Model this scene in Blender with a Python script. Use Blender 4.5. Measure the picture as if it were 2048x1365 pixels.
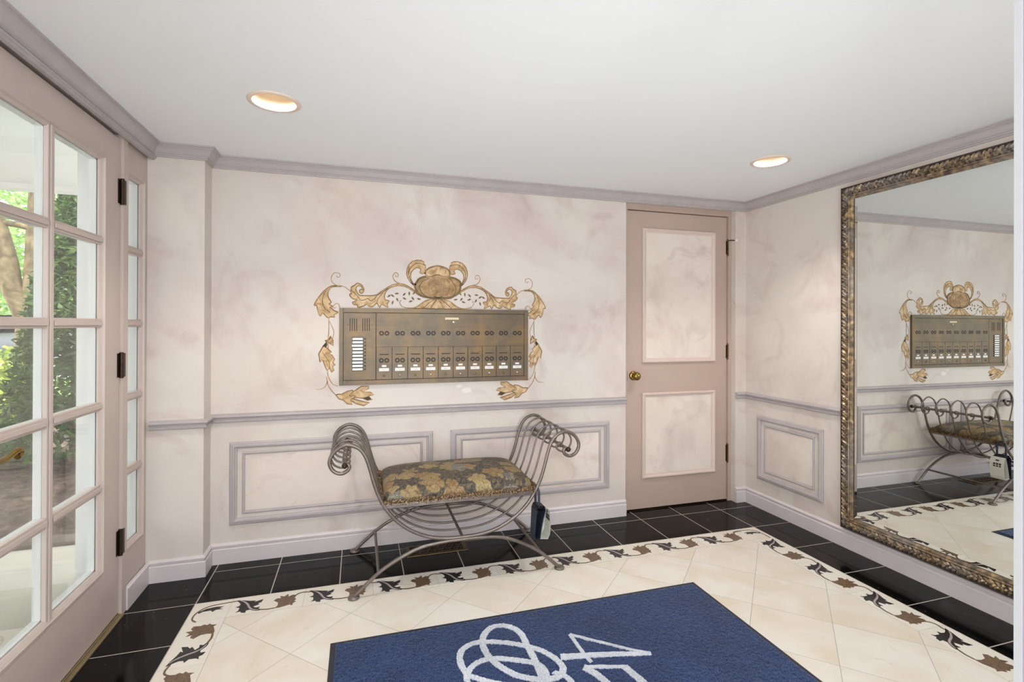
import bpy, bmesh, math, random
import numpy as np
from mathutils import Matrix, Vector
for o in list(bpy.data.objects): bpy.data.objects.remove(o)
scene = bpy.context.scene
C = scene.collection
R = random.Random(7)

# ---------------------------------------------------------------- camera
cam_d = bpy.data.cameras.new('camera'); cam = bpy.data.objects.new('camera', cam_d); C.objects.link(cam)
scene.camera = cam
cam_d.sensor_width = 36.0; cam_d.lens = 1007.64*36/2048; cam_d.clip_start = 0.02; cam_d.clip_end = 200
cam_d.shift_y = (647.2-682.5)/2048; cam_d.shift_x = (1024-1022)/2048
_yaw, _pit, _rol = 0.2930, 0.0026, 0.0033
_f = Vector((math.sin(_yaw)*math.cos(_pit), math.cos(_yaw)*math.cos(_pit), math.sin(_pit)))
_r = Vector((math.cos(_yaw), -math.sin(_yaw), 0)); _u = _r.cross(_f)
_r2 = _r*math.cos(_rol)+_u*math.sin(_rol); _u2 = -_r*math.sin(_rol)+_u*math.cos(_rol)
_m = Matrix((_r2, _u2, -_f)).transposed().to_4x4(); _m.translation = (0.7013, -2.992, 1.2665)
cam.matrix_world = _m

# ---------------------------------------------------------------- world, sun, exposure
world = bpy.data.worlds.new('World'); scene.world = world; world.use_nodes = True
wn = world.node_tree.nodes; wl = world.node_tree.links
wn['Background'].inputs[0].default_value = (0.92, 0.965, 1.0, 1); wn['Background'].inputs[1].default_value = 4.7
sd = bpy.data.lights.new('sun', 'SUN'); sd.energy = 13.0; sd.angle = 0.02; sd.color = (1, .95, .86)
so = bpy.data.objects.new('sun', sd); C.objects.link(so); so.rotation_euler = (math.radians(28), math.radians(-14), 0)
def lamp(name, loc, watts, radius, col=(1, .93, .85), kind='POINT', cone=150):
    d = bpy.data.lights.new(name, kind); d.energy = watts; d.color = col; d.shadow_soft_size = radius
    if kind == 'SPOT': d.spot_size = math.radians(cone); d.spot_blend = 0.6
    o = bpy.data.objects.new(name, d); C.objects.link(o); o.location = loc
    return o
HALL_FILL_W, DOWN_W = 84.0, 52.0
for p in ((.3, -3.9, 1.5), (1.5, -3.9, 1.5)):          # two unseen fill lights added behind the camera to brighten the room
    lamp('hall_fill_light', p, HALL_FILL_W, 0.22, (.82, .92, 1.0))
fd = bpy.data.lights.new('ceiling_fill_spot', 'SPOT'); fd.energy = 86; fd.spot_size = math.radians(110); fd.spot_blend = 1.0; fd.shadow_soft_size = .3; fd.color = (.84, .93, 1)
fo = bpy.data.objects.new('ceiling_fill_spot', fd); C.objects.link(fo); fo.location = (1.15, -2.46, .18)      # unseen spot added low in the room to lift the dark ceiling
fo.rotation_euler = Vector((.7, 2.1, 1.75)).to_track_quat('-Z', 'Y').to_euler()
vs = scene.view_settings
vs.view_transform = 'Standard'; vs.look = 'None'; vs.exposure = -0.34; vs.gamma = 1.0; vs.use_curve_mapping = False

# ---------------------------------------------------------------- helpers
def lin(c): return tuple(((v/255)/12.92 if v/255 <= .04045 else ((v/255+.055)/1.055)**2.4) for v in c)+(1,)
def mk(name):
    m = bpy.data.materials.new(name); m.use_nodes = True
    return m, m.node_tree.nodes, m.node_tree.links, m.node_tree.nodes['Principled BSDF']
def flat(name, rgb, rough=.5, metal=0., spec=.5, bump=0., bscale=80., var=0., vscale=6., coat=0.):
    m, n, l, b = mk(name)
    b.inputs['Base Color'].default_value = lin(rgb); b.inputs['Roughness'].default_value = rough
    b.inputs['Metallic'].default_value = metal; b.inputs['Specular IOR Level'].default_value = spec
    b.inputs['Coat Weight'].default_value = coat
    tc = n.new('ShaderNodeTexCoord')
    if var:
        nz = n.new('ShaderNodeTexNoise'); nz.inputs['Scale'].default_value = vscale; nz.inputs['Detail'].default_value = 6
        l.new(tc.outputs['Object'], nz.inputs['Vector'])
        mr = n.new('ShaderNodeMapRange'); mr.inputs[1].default_value = .3; mr.inputs[2].default_value = .7
        mr.inputs[3].default_value = 1-var; mr.inputs[4].default_value = 1+var
        l.new(nz.outputs['Fac'], mr.inputs[0])
        mx = n.new('ShaderNodeVectorMath'); mx.operation = 'SCALE'; mx.inputs[0].default_value = lin(rgb)[:3]
        l.new(mr.outputs[0], mx.inputs['Scale']); l.new(mx.outputs[0], b.inputs['Base Color'])
    if bump:
        nb = n.new('ShaderNodeTexNoise'); nb.inputs['Scale'].default_value = bscale; nb.inputs['Detail'].default_value = 4
        l.new(tc.outputs['Object'], nb.inputs['Vector'])
        bp = n.new('ShaderNodeBump'); bp.inputs['Strength'].default_value = bump; bp.inputs['Distance'].default_value = .01
        l.new(nb.outputs['Fac'], bp.inputs['Height']); l.new(bp.outputs[0], b.inputs['Normal'])
    return m
def ramp(n, stops):
    r = n.new('ShaderNodeValToRGB'); e = r.color_ramp.elements
    while len(e) < len(stops): e.new(.5)
    for i, (p, c) in enumerate(stops): e[i].position = p; e[i].color = lin(c) if len(c) == 3 else c
    return r
def noise(n, l, vec, scale, detail=5, dist=0., rough=.5):
    z = n.new('ShaderNodeTexNoise'); z.inputs['Scale'].default_value = scale; z.inputs['Detail'].default_value = detail
    z.inputs['Distortion'].default_value = dist; z.inputs['Roughness'].default_value = rough
    if vec: l.new(vec, z.inputs['Vector'])
    return z
def mix(n, l, fac, a, b, mode='MIX'):
    x = n.new('ShaderNodeMix'); x.data_type = 'RGBA'; x.blend_type = mode; x.clamp_factor = True
    for s, v in ((0, fac), (6, a), (7, b)):
        if hasattr(v, 'links'): l.new(v, x.inputs[s])
        elif s == 0: x.inputs[0].default_value = v
        else: x.inputs[s].default_value = lin(v) if len(v) == 3 else v
    return x.outputs[2]

class MB:
    def __init__(s): s.v = []; s.f = []
    def quad(s, a, b, c, d): i = len(s.v); s.v += [a, b, c, d]; s.f.append((i, i+1, i+2, i+3)); return s
    def box(s, x0, x1, y0, y1, z0, z1):
        i = len(s.v)
        s.v += [(x, y, z) for x in (x0, x1) for y in (y0, y1) for z in (z0, z1)]
        for q in ((0, 1, 3, 2), (4, 6, 7, 5), (0, 4, 5, 1), (2, 3, 7, 6), (0, 2, 6, 4), (1, 5, 7, 3)): s.f.append(tuple(i+k for k in q))
        return s
    def tube(s, pts, r, n=8, caps=True, flat_=None):
        P = [Vector(p) for p in pts]; m = len(P); rr = r if hasattr(r, '__len__') else [r]*m
        T = [(P[min(k+1, m-1)]-P[max(k-1, 0)]).normalized() for k in range(m)]
        up = Vector((0, 0, 1)) if abs(T[0].z) < .9 else Vector((0, 1, 0))
        N = (up-T[0]*up.dot(T[0])).normalized(); i0 = len(s.v)
        for k in range(m):
            N = (N-T[k]*N.dot(T[k])).normalized(); B = T[k].cross(N)
            for j in range(n):
                a = 2*math.pi*j/n; s.v.append(tuple(P[k]+(N*math.cos(a)+B*math.sin(a))*rr[k]))
        for k in range(m-1):
            for j in range(n):
                a = i0+k*n+j; b = i0+k*n+(j+1) % n; s.f.append((a, b, b+n, a+n))
        if caps: s.f.append(tuple(i0+j for j in range(n))[::-1]); s.f.append(tuple(i0+(m-1)*n+j for j in range(n)))
        return s
    def lathe(s, prof, c=(0, 0, 0), n=24, axis='z'):
        i0 = len(s.v)
        for (r, h) in prof:
            for j in range(n):
                a = 2*math.pi*j/n; u, v = r*math.cos(a), r*math.sin(a)
                s.v.append({'z': (c[0]+u, c[1]+v, c[2]+h), 'y': (c[0]+u, c[1]+h, c[2]+v), 'x': (c[0]+h, c[1]+u, c[2]+v)}[axis])
        for k in range(len(prof)-1):
            for j in range(n):
                a = i0+k*n+j; b = i0+k*n+(j+1) % n; s.f.append((a, b, b+n, a+n))
        return s
    def disc(s, c, r, n=20, axis='z'):
        return s.lathe([(r, 0), (0.00001, 0)], c, n, axis)
    def poly(s, pts2, fn, h0, h1):                       # prism of a simple polygon; fn(a, b, h) -> xyz
        tri = earclip(pts2); n = len(pts2); i0 = len(s.v)
        s.v += [fn(a, b, h1) for a, b in pts2]; s.v += [fn(a, b, h0) for a, b in pts2]
        for t in tri: s.f.append(tuple(i0+k for k in t))
        for k in range(n): s.f.append((i0+k, i0+(k+1) % n, i0+n+(k+1) % n, i0+n+k))
        return s
    def stroke(s, pts2, w, fn, h0, h1):                  # flat ribbon along a 2D path
        P = np.array(pts2, float); m = len(P); ww = w if hasattr(w, '__len__') else [w]*m
        i0 = len(s.v)
        for k in range(m):
            t = P[min(k+1, m-1)]-P[max(k-1, 0)]; t = t/(np.linalg.norm(t)+1e-9); nn = np.array([-t[1], t[0]])*ww[k]*.5
            a, b = P[k]+nn, P[k]-nn
            s.v += [fn(a[0], a[1], h1), fn(b[0], b[1], h1), fn(a[0], a[1], h0), fn(b[0], b[1], h0)]
        for k in range(m-1):
            a = i0+4*k; b = a+4
            s.f += [(a, a+1, b+1, b), (a+2, a, b, b+2), (a+1, a+3, b+3, b+1)]
        return s
    def sweep(s, path, prof, fn, closed=False):          # mitred moulding; prof = [(inset, height)], inset to the left of the path
        P = np.array(path, float); m = len(P); i0 = len(s.v); k_ = len(prof)
        for i in range(m):
            d = []
            if closed or i > 0: e = P[i]-P[i-1]; d.append(e/np.linalg.norm(e))
            if closed or i < m-1: e = P[(i+1) % m]-P[i]; d.append(e/np.linalg.norm(e))
            ns = [np.array([-t[1], t[0]]) for t in d]
            if len(ns) == 2: b = ns[0]+ns[1]; b = b/(1+ns[0].dot(ns[1]))
            else: b = ns[0]
            for (u, h) in prof: q = P[i]+b*u; s.v.append(fn(q[0], q[1], h))
        for i in range(m if closed else m-1):
            for k in range(k_-1):
                a = i0+i*k_+k; b = i0+((i+1) % m)*k_+k; s.f.append((a, b, b+1, a+1))
        if not closed: s.f.append(tuple(i0+k for k in range(k_))); s.f.append(tuple(i0+(m-1)*k_+k for k in range(k_))[::-1])
        return s
    def obj(s, name, mat, parent=None, smooth=False, kind=None, label=None, cat=None, group=None, loc=None, bevel=0):
        me = bpy.data.meshes.new(name); me.from_pydata(s.v, [], s.f); me.validate()
        bm = bmesh.new(); bm.from_mesh(me); bmesh.ops.recalc_face_normals(bm, faces=bm.faces); bm.to_mesh(me); bm.free()
        o = link(name, me, mat, parent, kind, label, cat, group, loc)
        if smooth:
            for p in me.polygons: p.use_smooth = True
            me.set_sharp_from_angle(angle=math.radians(smooth if smooth > 1 else 40))
        if bevel:
            b = o.modifiers.new('bevel', 'BEVEL'); b.width = bevel; b.segments = 2; b.limit_method = 'ANGLE'
        return o
def link(name, me, mat, parent=None, kind=None, label=None, cat=None, group=None, loc=None):
    o = bpy.data.objects.new(name, me); C.objects.link(o)
    if mat and not me.materials: me.materials.append(mat)
    if parent: o.parent = parent
    if loc: o.location = loc
    tag(o, kind, label, cat, group); return o
def tag(o, kind=None, label=None, cat=None, group=None):
    for k, v in (('kind', kind), ('label', label), ('category', cat), ('group', group)):
        if v: o[k] = v
def root(name, label, cat, loc=(0, 0, 0), group=None, kind=None):
    o = bpy.data.objects.new(name, None); C.objects.link(o); o.location = loc; o.empty_display_size = .05
    tag(o, kind, label, cat, group); return o
def copy_tree(o, parent=None, loc=None):
    c = o.copy(); C.objects.link(c); c.parent = parent
    if loc is not None: c.location = loc
    for ch in list(o.children): copy_tree(ch, c)
    return c
def earclip(P):
    n = len(P); idx = list(range(n))
    area = sum(P[i][0]*P[(i+1) % n][1]-P[(i+1) % n][0]*P[i][1] for i in range(n))
    if area < 0: idx.reverse()
    cr = lambda a, b, c: (b[0]-a[0])*(c[1]-a[1])-(b[1]-a[1])*(c[0]-a[0])
    out = []; guard = 0
    while len(idx) > 3 and guard < 5000:
        guard += 1; done = False
        for k in range(len(idx)):
            a, b, c = idx[k-1], idx[k], idx[(k+1) % len(idx)]
            if cr(P[a], P[b], P[c]) <= 1e-12: continue
            if any(cr(P[a], P[b], P[q]) >= 0 and cr(P[b], P[c], P[q]) >= 0 and cr(P[c], P[a], P[q]) >= 0 for q in idx if q not in (a, b, c)): continue
            out.append((a, b, c)); idx.pop(k); done = True; break
        if not done: out.append((idx[-1], idx[0], idx[1])); idx.pop(0)
    out.append(tuple(idx)); return out
def spline(pts, n=6, closed=False):
    P = [np.array(p, float) for p in pts]; m = len(P); out = []
    for i in range(m if closed else m-1):
        if closed: p0, p1, p2, p3 = P[i-1], P[i], P[(i+1) % m], P[(i+2) % m]
        else: p0, p1, p2, p3 = P[max(i-1, 0)], P[i], P[i+1], P[min(i+2, m-1)]
        for k in range(n):
            t = k/n; out.append(tuple(.5*((2*p1)+(-p0+p2)*t+(2*p0-5*p1+4*p2-p3)*t*t+(-p0+3*p1-3*p2+p3)*t**3)))
    if not closed: out.append(tuple(P[-1]))
    return out
XZ = lambda y: (lambda a, b, h: (a, y-h, b))             # on the back wall, height towards the room
XY = lambda a, b, h: (a, b, h)
YZ = lambda x: (lambda a, b, h: (x-h, a, b))             # on the right wall

# ---------------------------------------------------------------- materials
def plaster(name, base, blot, dark, vein=.5, sc=1.0, warm=None):
    m, n, l, b = mk(name); tc = n.new('ShaderNodeTexCoord'); v = tc.outputs['Object']
    a = noise(n, l, v, 1.5*sc, 7, .5, .55); r1 = ramp(n, [(.46, (0, 0, 0, 1)), (.70, (1, 1, 1, 1))]); l.new(a.outputs['Fac'], r1.inputs[0])
    c = mix(n, l, r1.outputs[0], base, blot)
    d = noise(n, l, v, 2.7*sc, 8, 1.2, .6); r2 = ramp(n, [(.52, (0, 0, 0, 1)), (.80, (.75, .75, .75, 1))]); l.new(d.outputs['Fac'], r2.inputs[0])
    c = mix(n, l, r2.outputs[0], c, dark)
    w = noise(n, l, v, 1.1*sc, 4, .3); rw = ramp(n, [(.5, (0, 0, 0, 1)), (.7, (.6, .6, .6, 1))]); l.new(w.outputs['Fac'], rw.inputs[0])
    c = mix(n, l, rw.outputs[0], c, warm or (222, 206, 190))
    mp = n.new('ShaderNodeMapping'); mp.inputs['Rotation'].default_value = (.4, .75, .3); l.new(v, mp.inputs[0])
    wv = n.new('ShaderNodeTexWave'); wv.inputs['Scale'].default_value = .55*sc; wv.inputs['Distortion'].default_value = 4.5; wv.inputs['Detail'].default_value = 6
    wv.inputs['Detail Scale'].default_value = 1.6; l.new(mp.outputs[0], wv.inputs['Vector'])
    r3 = ramp(n, [(.0, (vein, vein, vein, 1)), (.05, (0, 0, 0, 1))]); l.new(wv.outputs['Fac'], r3.inputs[0])
    mk_ = noise(n, l, v, 2.2*sc, 5, .4); rm = ramp(n, [(.50, (0, 0, 0, 1)), (.66, (1, 1, 1, 1))]); l.new(mk_.outputs['Fac'], rm.inputs[0])
    mv = n.new('ShaderNodeMath'); mv.operation = 'MULTIPLY'; l.new(r3.outputs[0], mv.inputs[0]); l.new(rm.outputs[0], mv.inputs[1])
    c = mix(n, l, mv.outputs[0], c, (226, 218, 212))
    l.new(c, b.inputs['Base Color']); b.inputs['Roughness'].default_value = .55; b.inputs['Specular IOR Level'].default_value = .25
    nb = noise(n, l, v, 60, 4); bp = n.new('ShaderNodeBump'); bp.inputs['Strength'].default_value = .06; bp.inputs['Distance'].default_value = .01
    l.new(nb.outputs['Fac'], bp.inputs['Height']); l.new(bp.outputs[0], b.inputs['Normal'])
    return m
M_wall = plaster('faux_marble_plaster', (222, 212, 204), (211, 195, 189), (190, 166, 159), .55)
M_panel = plaster('faux_marble_panel', (232, 219, 210), (214, 197, 190), (188, 160, 154), .9, 1.6)
M_ceil = flat('ceiling_paint', (243, 244, 245), .8, spec=.1, bump=.03, bscale=140)
M_trim = flat('mauve_trim_paint', (184, 175, 175), .42, bump=.04, bscale=40, var=.05, vscale=12)
M_base = flat('baseboard_paint', (220, 210, 211), .38, var=.03)
M_dwood = flat('door_taupe_paint', (198, 182, 174), .4, bump=.03, bscale=60, var=.03)
M_closet = flat('closet_door_paint', (190, 167, 154), .45, bump=.03, bscale=60, var=.03)
M_mould = flat('door_moulding_paint', (218, 196, 186), .45, var=.03)
M_white = flat('exterior_white_paint', (238, 239, 240), .45)
M_porch = flat('porch_ceiling_paint', (226, 225, 220), .7)
M_brass = flat('antique_brass', (150, 125, 70), .25, 1., var=.15, vscale=40)
M_dbrass = flat('dark_brass', (92, 76, 52), .4, 1., var=.2, vscale=50)
M_hinge = flat('hinge_bronze', (70, 58, 48), .45, .9, var=.2, vscale=60)
M_blackmetal = flat('near_black', (14, 13, 13), .6)
M_grout = flat('grout', (186, 176, 164), .9, bump=.1)
M_iron = flat('pewter_iron', (128, 117, 110), .36, .7, bump=.12, bscale=120, var=.16, vscale=25)
def glass_mat():
    m, n, l, b = mk('window_glass'); n.remove(b); out = n['Material Output']
    t = n.new('ShaderNodeBsdfTransparent'); t.inputs[0].default_value = (.97, .98, .975, 1)
    g = n.new('ShaderNodeBsdfGlossy'); g.inputs['Roughness'].default_value = .01
    fr = n.new('ShaderNodeFresnel'); fr.inputs[0].default_value = 1.45
    s = n.new('ShaderNodeMixShader'); ml = n.new('ShaderNodeMath'); ml.operation = 'MULTIPLY'; ml.inputs[1].default_value = .30
    l.new(fr.outputs[0], ml.inputs[0]); l.new(ml.outputs[0], s.inputs[0]); l.new(t.outputs[0], s.inputs[1]); l.new(g.outputs[0], s.inputs[2]); l.new(s.outputs[0], out.inputs[0])
    return m
M_glass = glass_mat()
def black_tile():
    m, n, l, b = mk('black_marble'); tc = n.new('ShaderNodeTexCoord'); g = n.new('ShaderNodeNewGeometry')
    v = g.outputs['Position']
    a = noise(n, l, v, 5, 8, 1.0, .65); r = ramp(n, [(.38, (5, 5, 6)), (.64, (12, 12, 14)), (.88, (34, 36, 44))]); l.new(a.outputs['Fac'], r.inputs[0])
    vo = n.new('ShaderNodeTexVoronoi'); vo.inputs['Scale'].default_value = 26; l.new(v, vo.inputs['Vector'])
    r2 = ramp(n, [(.045, (.75, .75, .75, 1)), (.075, (0, 0, 0, 1))]); l.new(vo.outputs['Distance'], r2.inputs[0])
    s = n.new('ShaderNodeMath'); s.operation = 'GREATER_THAN'; s.inputs[1].default_value = .80
    sx = n.new('ShaderNodeSeparateColor'); l.new(vo.outputs['Color'], sx.inputs[0]); l.new(sx.outputs[0], s.inputs[0])
    mu = n.new('ShaderNodeMath'); mu.operation = 'MULTIPLY'; l.new(r2.outputs[0], mu.inputs[0]); l.new(s.outputs[0], mu.inputs[1])
    c = mix(n, l, mu.outputs[0], r.outputs[0], (150, 150, 150))
    wv = n.new('ShaderNodeTexWave'); wv.inputs['Scale'].default_value = .9; wv.inputs['Distortion'].default_value = 14; wv.inputs['Detail'].default_value = 4; l.new(v, wv.inputs['Vector'])
    r3 = ramp(n, [(.0, (.10, .10, .10, 1)), (.004, (0, 0, 0, 1))]); l.new(wv.outputs['Fac'], r3.inputs[0])
    c = mix(n, l, r3.outputs[0], c, (90, 88, 86))
    l.new(c, b.inputs['Base Color']); b.inputs['Specular IOR Level'].default_value = .14
    rn = noise(n, l, v, 9, 4); rr = n.new('ShaderNodeMapRange'); rr.inputs[3].default_value = .05; rr.inputs[4].default_value = .16; l.new(rn.outputs['Fac'], rr.inputs[0]); l.new(rr.outputs[0], b.inputs['Roughness'])
    return m
M_black = black_tile()
def cream_tile(name, base, warm, stain):
    m, n, l, b = mk(name); g = n.new('ShaderNodeNewGeometry'); v = g.outputs['Position']; oi = n.new('ShaderNodeObjectInfo')
    add = n.new('ShaderNodeVectorMath'); add.operation = 'ADD'; l.new(v, add.inputs[0]); cb = n.new('ShaderNodeCombineXYZ')
    mu = n.new('ShaderNodeMath'); mu.operation = 'MULTIPLY'; mu.inputs[1].default_value = 40; l.new(oi.outputs['Random'], mu.inputs[0]); l.new(mu.outputs[0], cb.inputs[2]); l.new(cb.outputs[0], add.inputs[1])
    a = noise(n, l, add.outputs[0], 3.2, 6, .8, .55); r = ramp(n, [(.38, base), (.66, warm)]); l.new(a.outputs['Fac'], r.inputs[0])
    d = noise(n, l, add.outputs[0], 13, 6, 2.2, .6); r2 = ramp(n, [(.62, (0, 0, 0, 1)), (.80, (.7, .7, .7, 1))]); l.new(d.outputs['Fac'], r2.inputs[0])
    c = mix(n, l, r2.outputs[0], r.outputs[0], stain); l.new(c, b.inputs['Base Color'])
    b.inputs['Roughness'].default_value = .22; b.inputs['Specular IOR Level'].default_value = .45
    return m
M_cream = cream_tile('cream_marble', (238, 231, 222), (230, 216, 196), (208, 192, 168))
M_border = cream_tile('border_marble', (238, 232, 222), (232, 222, 206), (222, 208, 188))
M_inblack = flat('inlay_black', (22, 22, 27), .2, var=.3, vscale=60)
M_inbrown = flat('inlay_brown', (112, 88, 66), .22, var=.35, vscale=90)
M_inpale = flat('inlay_pale', (176, 160, 156), .25, var=.15, vscale=60)
# ---------------------------------------------------------------- room dimensions (metres)
XL, XR, YB, YF, H = -0.275, 3.374, 0.0, -2.55, 2.145      # left frame plane, right wall, back wall, front wall, ceiling
PX, PY = -0.043, -0.125                                   # pilaster in the back left corner
T = 0.308; YC = -0.4017                                   # tile pitch, outer line of the cream field
DX0, DX1, DZ = 2.403, 3.283, 2.090                        # closet door opening
LIGHTS = [(0.377, -0.815), (2.803, -0.815)]

# walls
b = MB(); b.box(XL-.2, DX0, YB, YB+.15, 0, H+.02); b.box(DX1, XR+.15, YB, YB+.15, 0, H+.02); b.box(DX0, DX1, YB, YB+.15, DZ, H+.02); b.box(DX0, DX1, YB+.12, YB+.15, 0, DZ)
b.obj('wall_back', M_wall, kind='structure', label='back wall in pink and cream faux marble plaster')
b = MB(); b.box(XR, XR+.15, -5.2, YB, 0, H+.02); b.obj('wall_right', M_wall, kind='structure', label='right wall in cream faux marble plaster behind the mirror')
b = MB(); b.box(XL-.062, PX, PY, YB, 0, H); b.obj('wall_pilaster', M_wall, kind='structure', label='shallow pilaster in the back left corner beside the side window')
JX = 1.551                                                # jamb of the opening the photograph is taken through
b = MB(); b.box(JX, JX+.045, YF+.006, YF+.015, 0, H); b.obj('trim_7', flat('jamb_white', (190, 191, 192), .4), kind='structure', label='white door post at the right edge of the picture')
MB().box(JX+.001, JX+.044, YF-.045, YF+.006, 0, H).obj('trim_12', flat('post_lilac', (164, 150, 170), .5), kind='structure', label='lilac side of the door post at the far right edge')
# glazed screen between the room and the hall, beside the opening
sc_ = root('window_2', 'clear glass screen beside the entrance opening', None, kind='structure')
MB().box(JX+.045, XR, YF-.04, YF, 0, .10).obj('rail', M_white, sc_); MB().box(JX+.045, XR, YF-.04, YF, 2.06, H).obj('rail', M_white, sc_); MB().box(XR-.05, XR, YF-.04, YF, .10, 2.06).obj('stile', M_white, sc_)
MB().box(JX+.045, XR-.05, YF-.023, YF-.017, .10, 2.06).obj('pane', M_glass, sc_)
b = MB(); b.box(-.60, XL+.02, -5.2, YF+.13, 0, H+.02); b.box(XL-.18, XL, YF+.13, PY, 2.086, H+.02)
b.obj('wall_left', M_dwood, kind='structure')
b = MB(); b.box(-.6, XR+.15, -5.35, -5.2, 0, H+.02); b.obj('wall_hall', M_wall, kind='structure')

# ceiling with round holes for the recessed lamps
def ceiling():
    r = .083; c = .16; n = 32
    xs = sorted({-.6, XR+.15}|{x-c for x, y in LIGHTS}|{x+c for x, y in LIGHTS}); ys = sorted({-5.3, .15}|{y-c for x, y in LIGHTS}|{y+c for x, y in LIGHTS})
    m = MB()
    for i in range(len(xs)-1):
        for j in range(len(ys)-1):
            cx, cy = (xs[i]+xs[i+1])/2, (ys[j]+ys[j+1])/2
            if any(abs(cx-x) < .01 and abs(cy-y) < .01 for x, y in LIGHTS):
                i0 = len(m.v)
                for k in range(n):
                    a = 2*math.pi*k/n; ca, sa = math.cos(a), math.sin(a); q = c/max(abs(ca), abs(sa))
                    m.v += [(cx+r*ca, cy+r*sa, H), (cx+q*ca, cy+q*sa, H)]
                for k in range(n): a, d = i0+2*k, i0+2*((k+1) % n); m.f.append((a, a+1, d+1, d))
            else: m.quad((xs[i], ys[j], H), (xs[i+1], ys[j], H), (xs[i+1], ys[j+1], H), (xs[i], ys[j+1], H))
    return m
ceiling().obj('ceiling', M_ceil, kind='structure', label='plain white ceiling')
b = MB(); b.box(-.6, XR+.15, -5.35, .15, H+.16, H+.2); b.obj('roof_slab', M_ceil, kind='structure')

# crown moulding, chair rail, baseboards, wainscot frames
room = [(XL, YF), (XL, PY), (PX, PY), (PX, YB), (XR, YB), (XR, YF)]
rp = [(x, y) for x, y in room][::-1]                      # travelling so that the room lies on the left
def inset(path): return path
crown = [(0, 2.085), (.010, 2.085), (.012, 2.091), (.017, 2.093), (.017, 2.098), (.022, 2.101), (.028, 2.108), (.033, 2.119), (.040, 2.127), (.049, 2.131), (.049, 2.136), (.055, 2.137), (.055, H), (0, H)]
MB().sweep(rp, crown, XY).obj('trim_1', M_trim, kind='structure', label='mauve crown moulding around the ceiling', smooth=25)
b = MB(); b.sweep([(XL, PY), (XL, YF)], [(0, 2.068), (.016, 2.068), (.016, 2.076), (.022, 2.078), (.022, 2.086), (0, 2.086)], XY)
b.obj('trim_2', M_trim, kind='structure', label='flat header moulding above the glazed doors')
rail = [(0, .742), (.010, .743), (.016, .748), (.018, .756), (.012, .760), (.012, .764), (.020, .768), (.024, .775), (.022, .782), (.012, .787), (0, .789)]
MB().sweep([(DX0, YB), (PX, YB), (PX, PY), (XL, PY)], rail, XY).obj('trim_3', M_trim, kind='structure', label='chair rail on the back wall and pilaster', smooth=25)
MB().sweep([(XR, -.765), (XR, YB), (DX1, YB)], rail, XY).obj('trim_4', M_trim, kind='structure', label='chair rail between closet door and mirror', smooth=25)
base = [(0, 0), (.015, 0), (.015, .076), (.012, .080), (.0055, .082), (.0055, .087), (.012, .089), (.013, .096), (.006, .104), (0, .106)]
MB().sweep([(DX0, YB), (PX, YB), (PX, PY), (XL, PY)], base, XY).obj('baseboard_back', M_base, kind='structure', smooth=25)
MB().sweep([(XR, YF), (XR, YB), (DX1, YB)], base, XY).obj('baseboard_right', M_base, kind='structure', smooth=25)
MB().sweep([(XL-.012, PY), (XL-.012, -.372)], [(0, 0), (.016, 0), (.016, .092), (.010, .098), (0, .098)], XY).obj('baseboard_left', M_base, kind='structure')
fr_o = [(0, 0), (.000, .007), (.006, .012), (.012, .012), (.016, .016), (.024, .016), (.028, .009), (.034, .007), (.036, .002), (.036, 0)]
fr_i = [(0, 0), (0, .005), (.006, .008), (.011, .006), (.014, 0)]
def frame(name, fn, a0, a1, b0, b1, label, d=.060):
    r = root(name, label, None, kind='structure')
    p = [(a0, b0), (a1, b0), (a1, b1), (a0, b1)]
    MB().sweep(p, fr_o, fn, True).obj('outer_moulding', M_trim, r, smooth=25)
    p = [(a0+d, b0+d*.92), (a1-d, b0+d*.92), (a1-d, b1-d*.92), (a0+d, b1-d*.92)]
    MB().sweep(p, fr_i, fn, True).obj('inner_moulding', M_trim, r, smooth=25)
    e = d+.014
    MB().quad(*[fn(x, z, .0015) for x, z in ((a0+e, b0+e), (a1-e, b0+e), (a1-e, b1-e), (a0+e, b1-e))]).obj('panel_field', M_panel, r)
frame('trim_5', XZ(0), .048, 1.122, .197, .636, 'long wainscot panel frame left of the bench')
frame('trim_6', XZ(0), 1.228, 2.280, .195, .636, 'long wainscot panel frame between bench and closet door')
frame('trim_8', YZ(XR), -.640, -.116, .200, .640, 'small wainscot panel frame beside the mirror', .062)

# ---------------------------------------------------------------- floor: grout bed, black tiles, inlaid border, diagonal cream tiles
BW0 = .150
fl = MB().box(-.6, XR+.15, -5.3, .06, -.05, -.0003).obj('floor', M_grout, kind='structure', label='marble floor with black surround and inlaid cream field')
MB().box(BW0, 10*T-BW0, YC-6*T+BW0, YC-BW0, -.0015, -.0002).obj('fine_grout', flat('fine_grey_grout', (150, 147, 145), .9), fl)
NF = 6; YE = YC-NF*T; XE = 10*T; BW = .155
def tile(name, mat, x0, x1, y0, y1, top=0., g=.0024):
    m = MB(); e = .0008
    x0 += g; x1 -= g; y0 += g; y1 -= g
    i = len(m.v); e = .0003; m.v = [(x0, y0, -.004), (x1, y0, -.004), (x1, y1, -.004), (x0, y1, -.004), (x0, y0, top-e), (x1, y0, top-e), (x1, y1, top-e), (x0, y1, top-e), (x0+e, y0+e, top), (x1-e, y0+e, top), (x1-e, y1-e, top), (x0+e, y1-e, top)]
    for k in range(4): j = (k+1) % 4; m.f += [(k, j, 4+j, 4+k), (4+k, 4+j, 8+j, 8+k)]
    m.f.append((8, 9, 10, 11))
    return m.obj(name, mat, fl)
YR = -.095                                                # joint between the cut row and the full row
xs = [XL-.03]+[k*T for k in range(0, 11)]+[XR]
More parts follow.
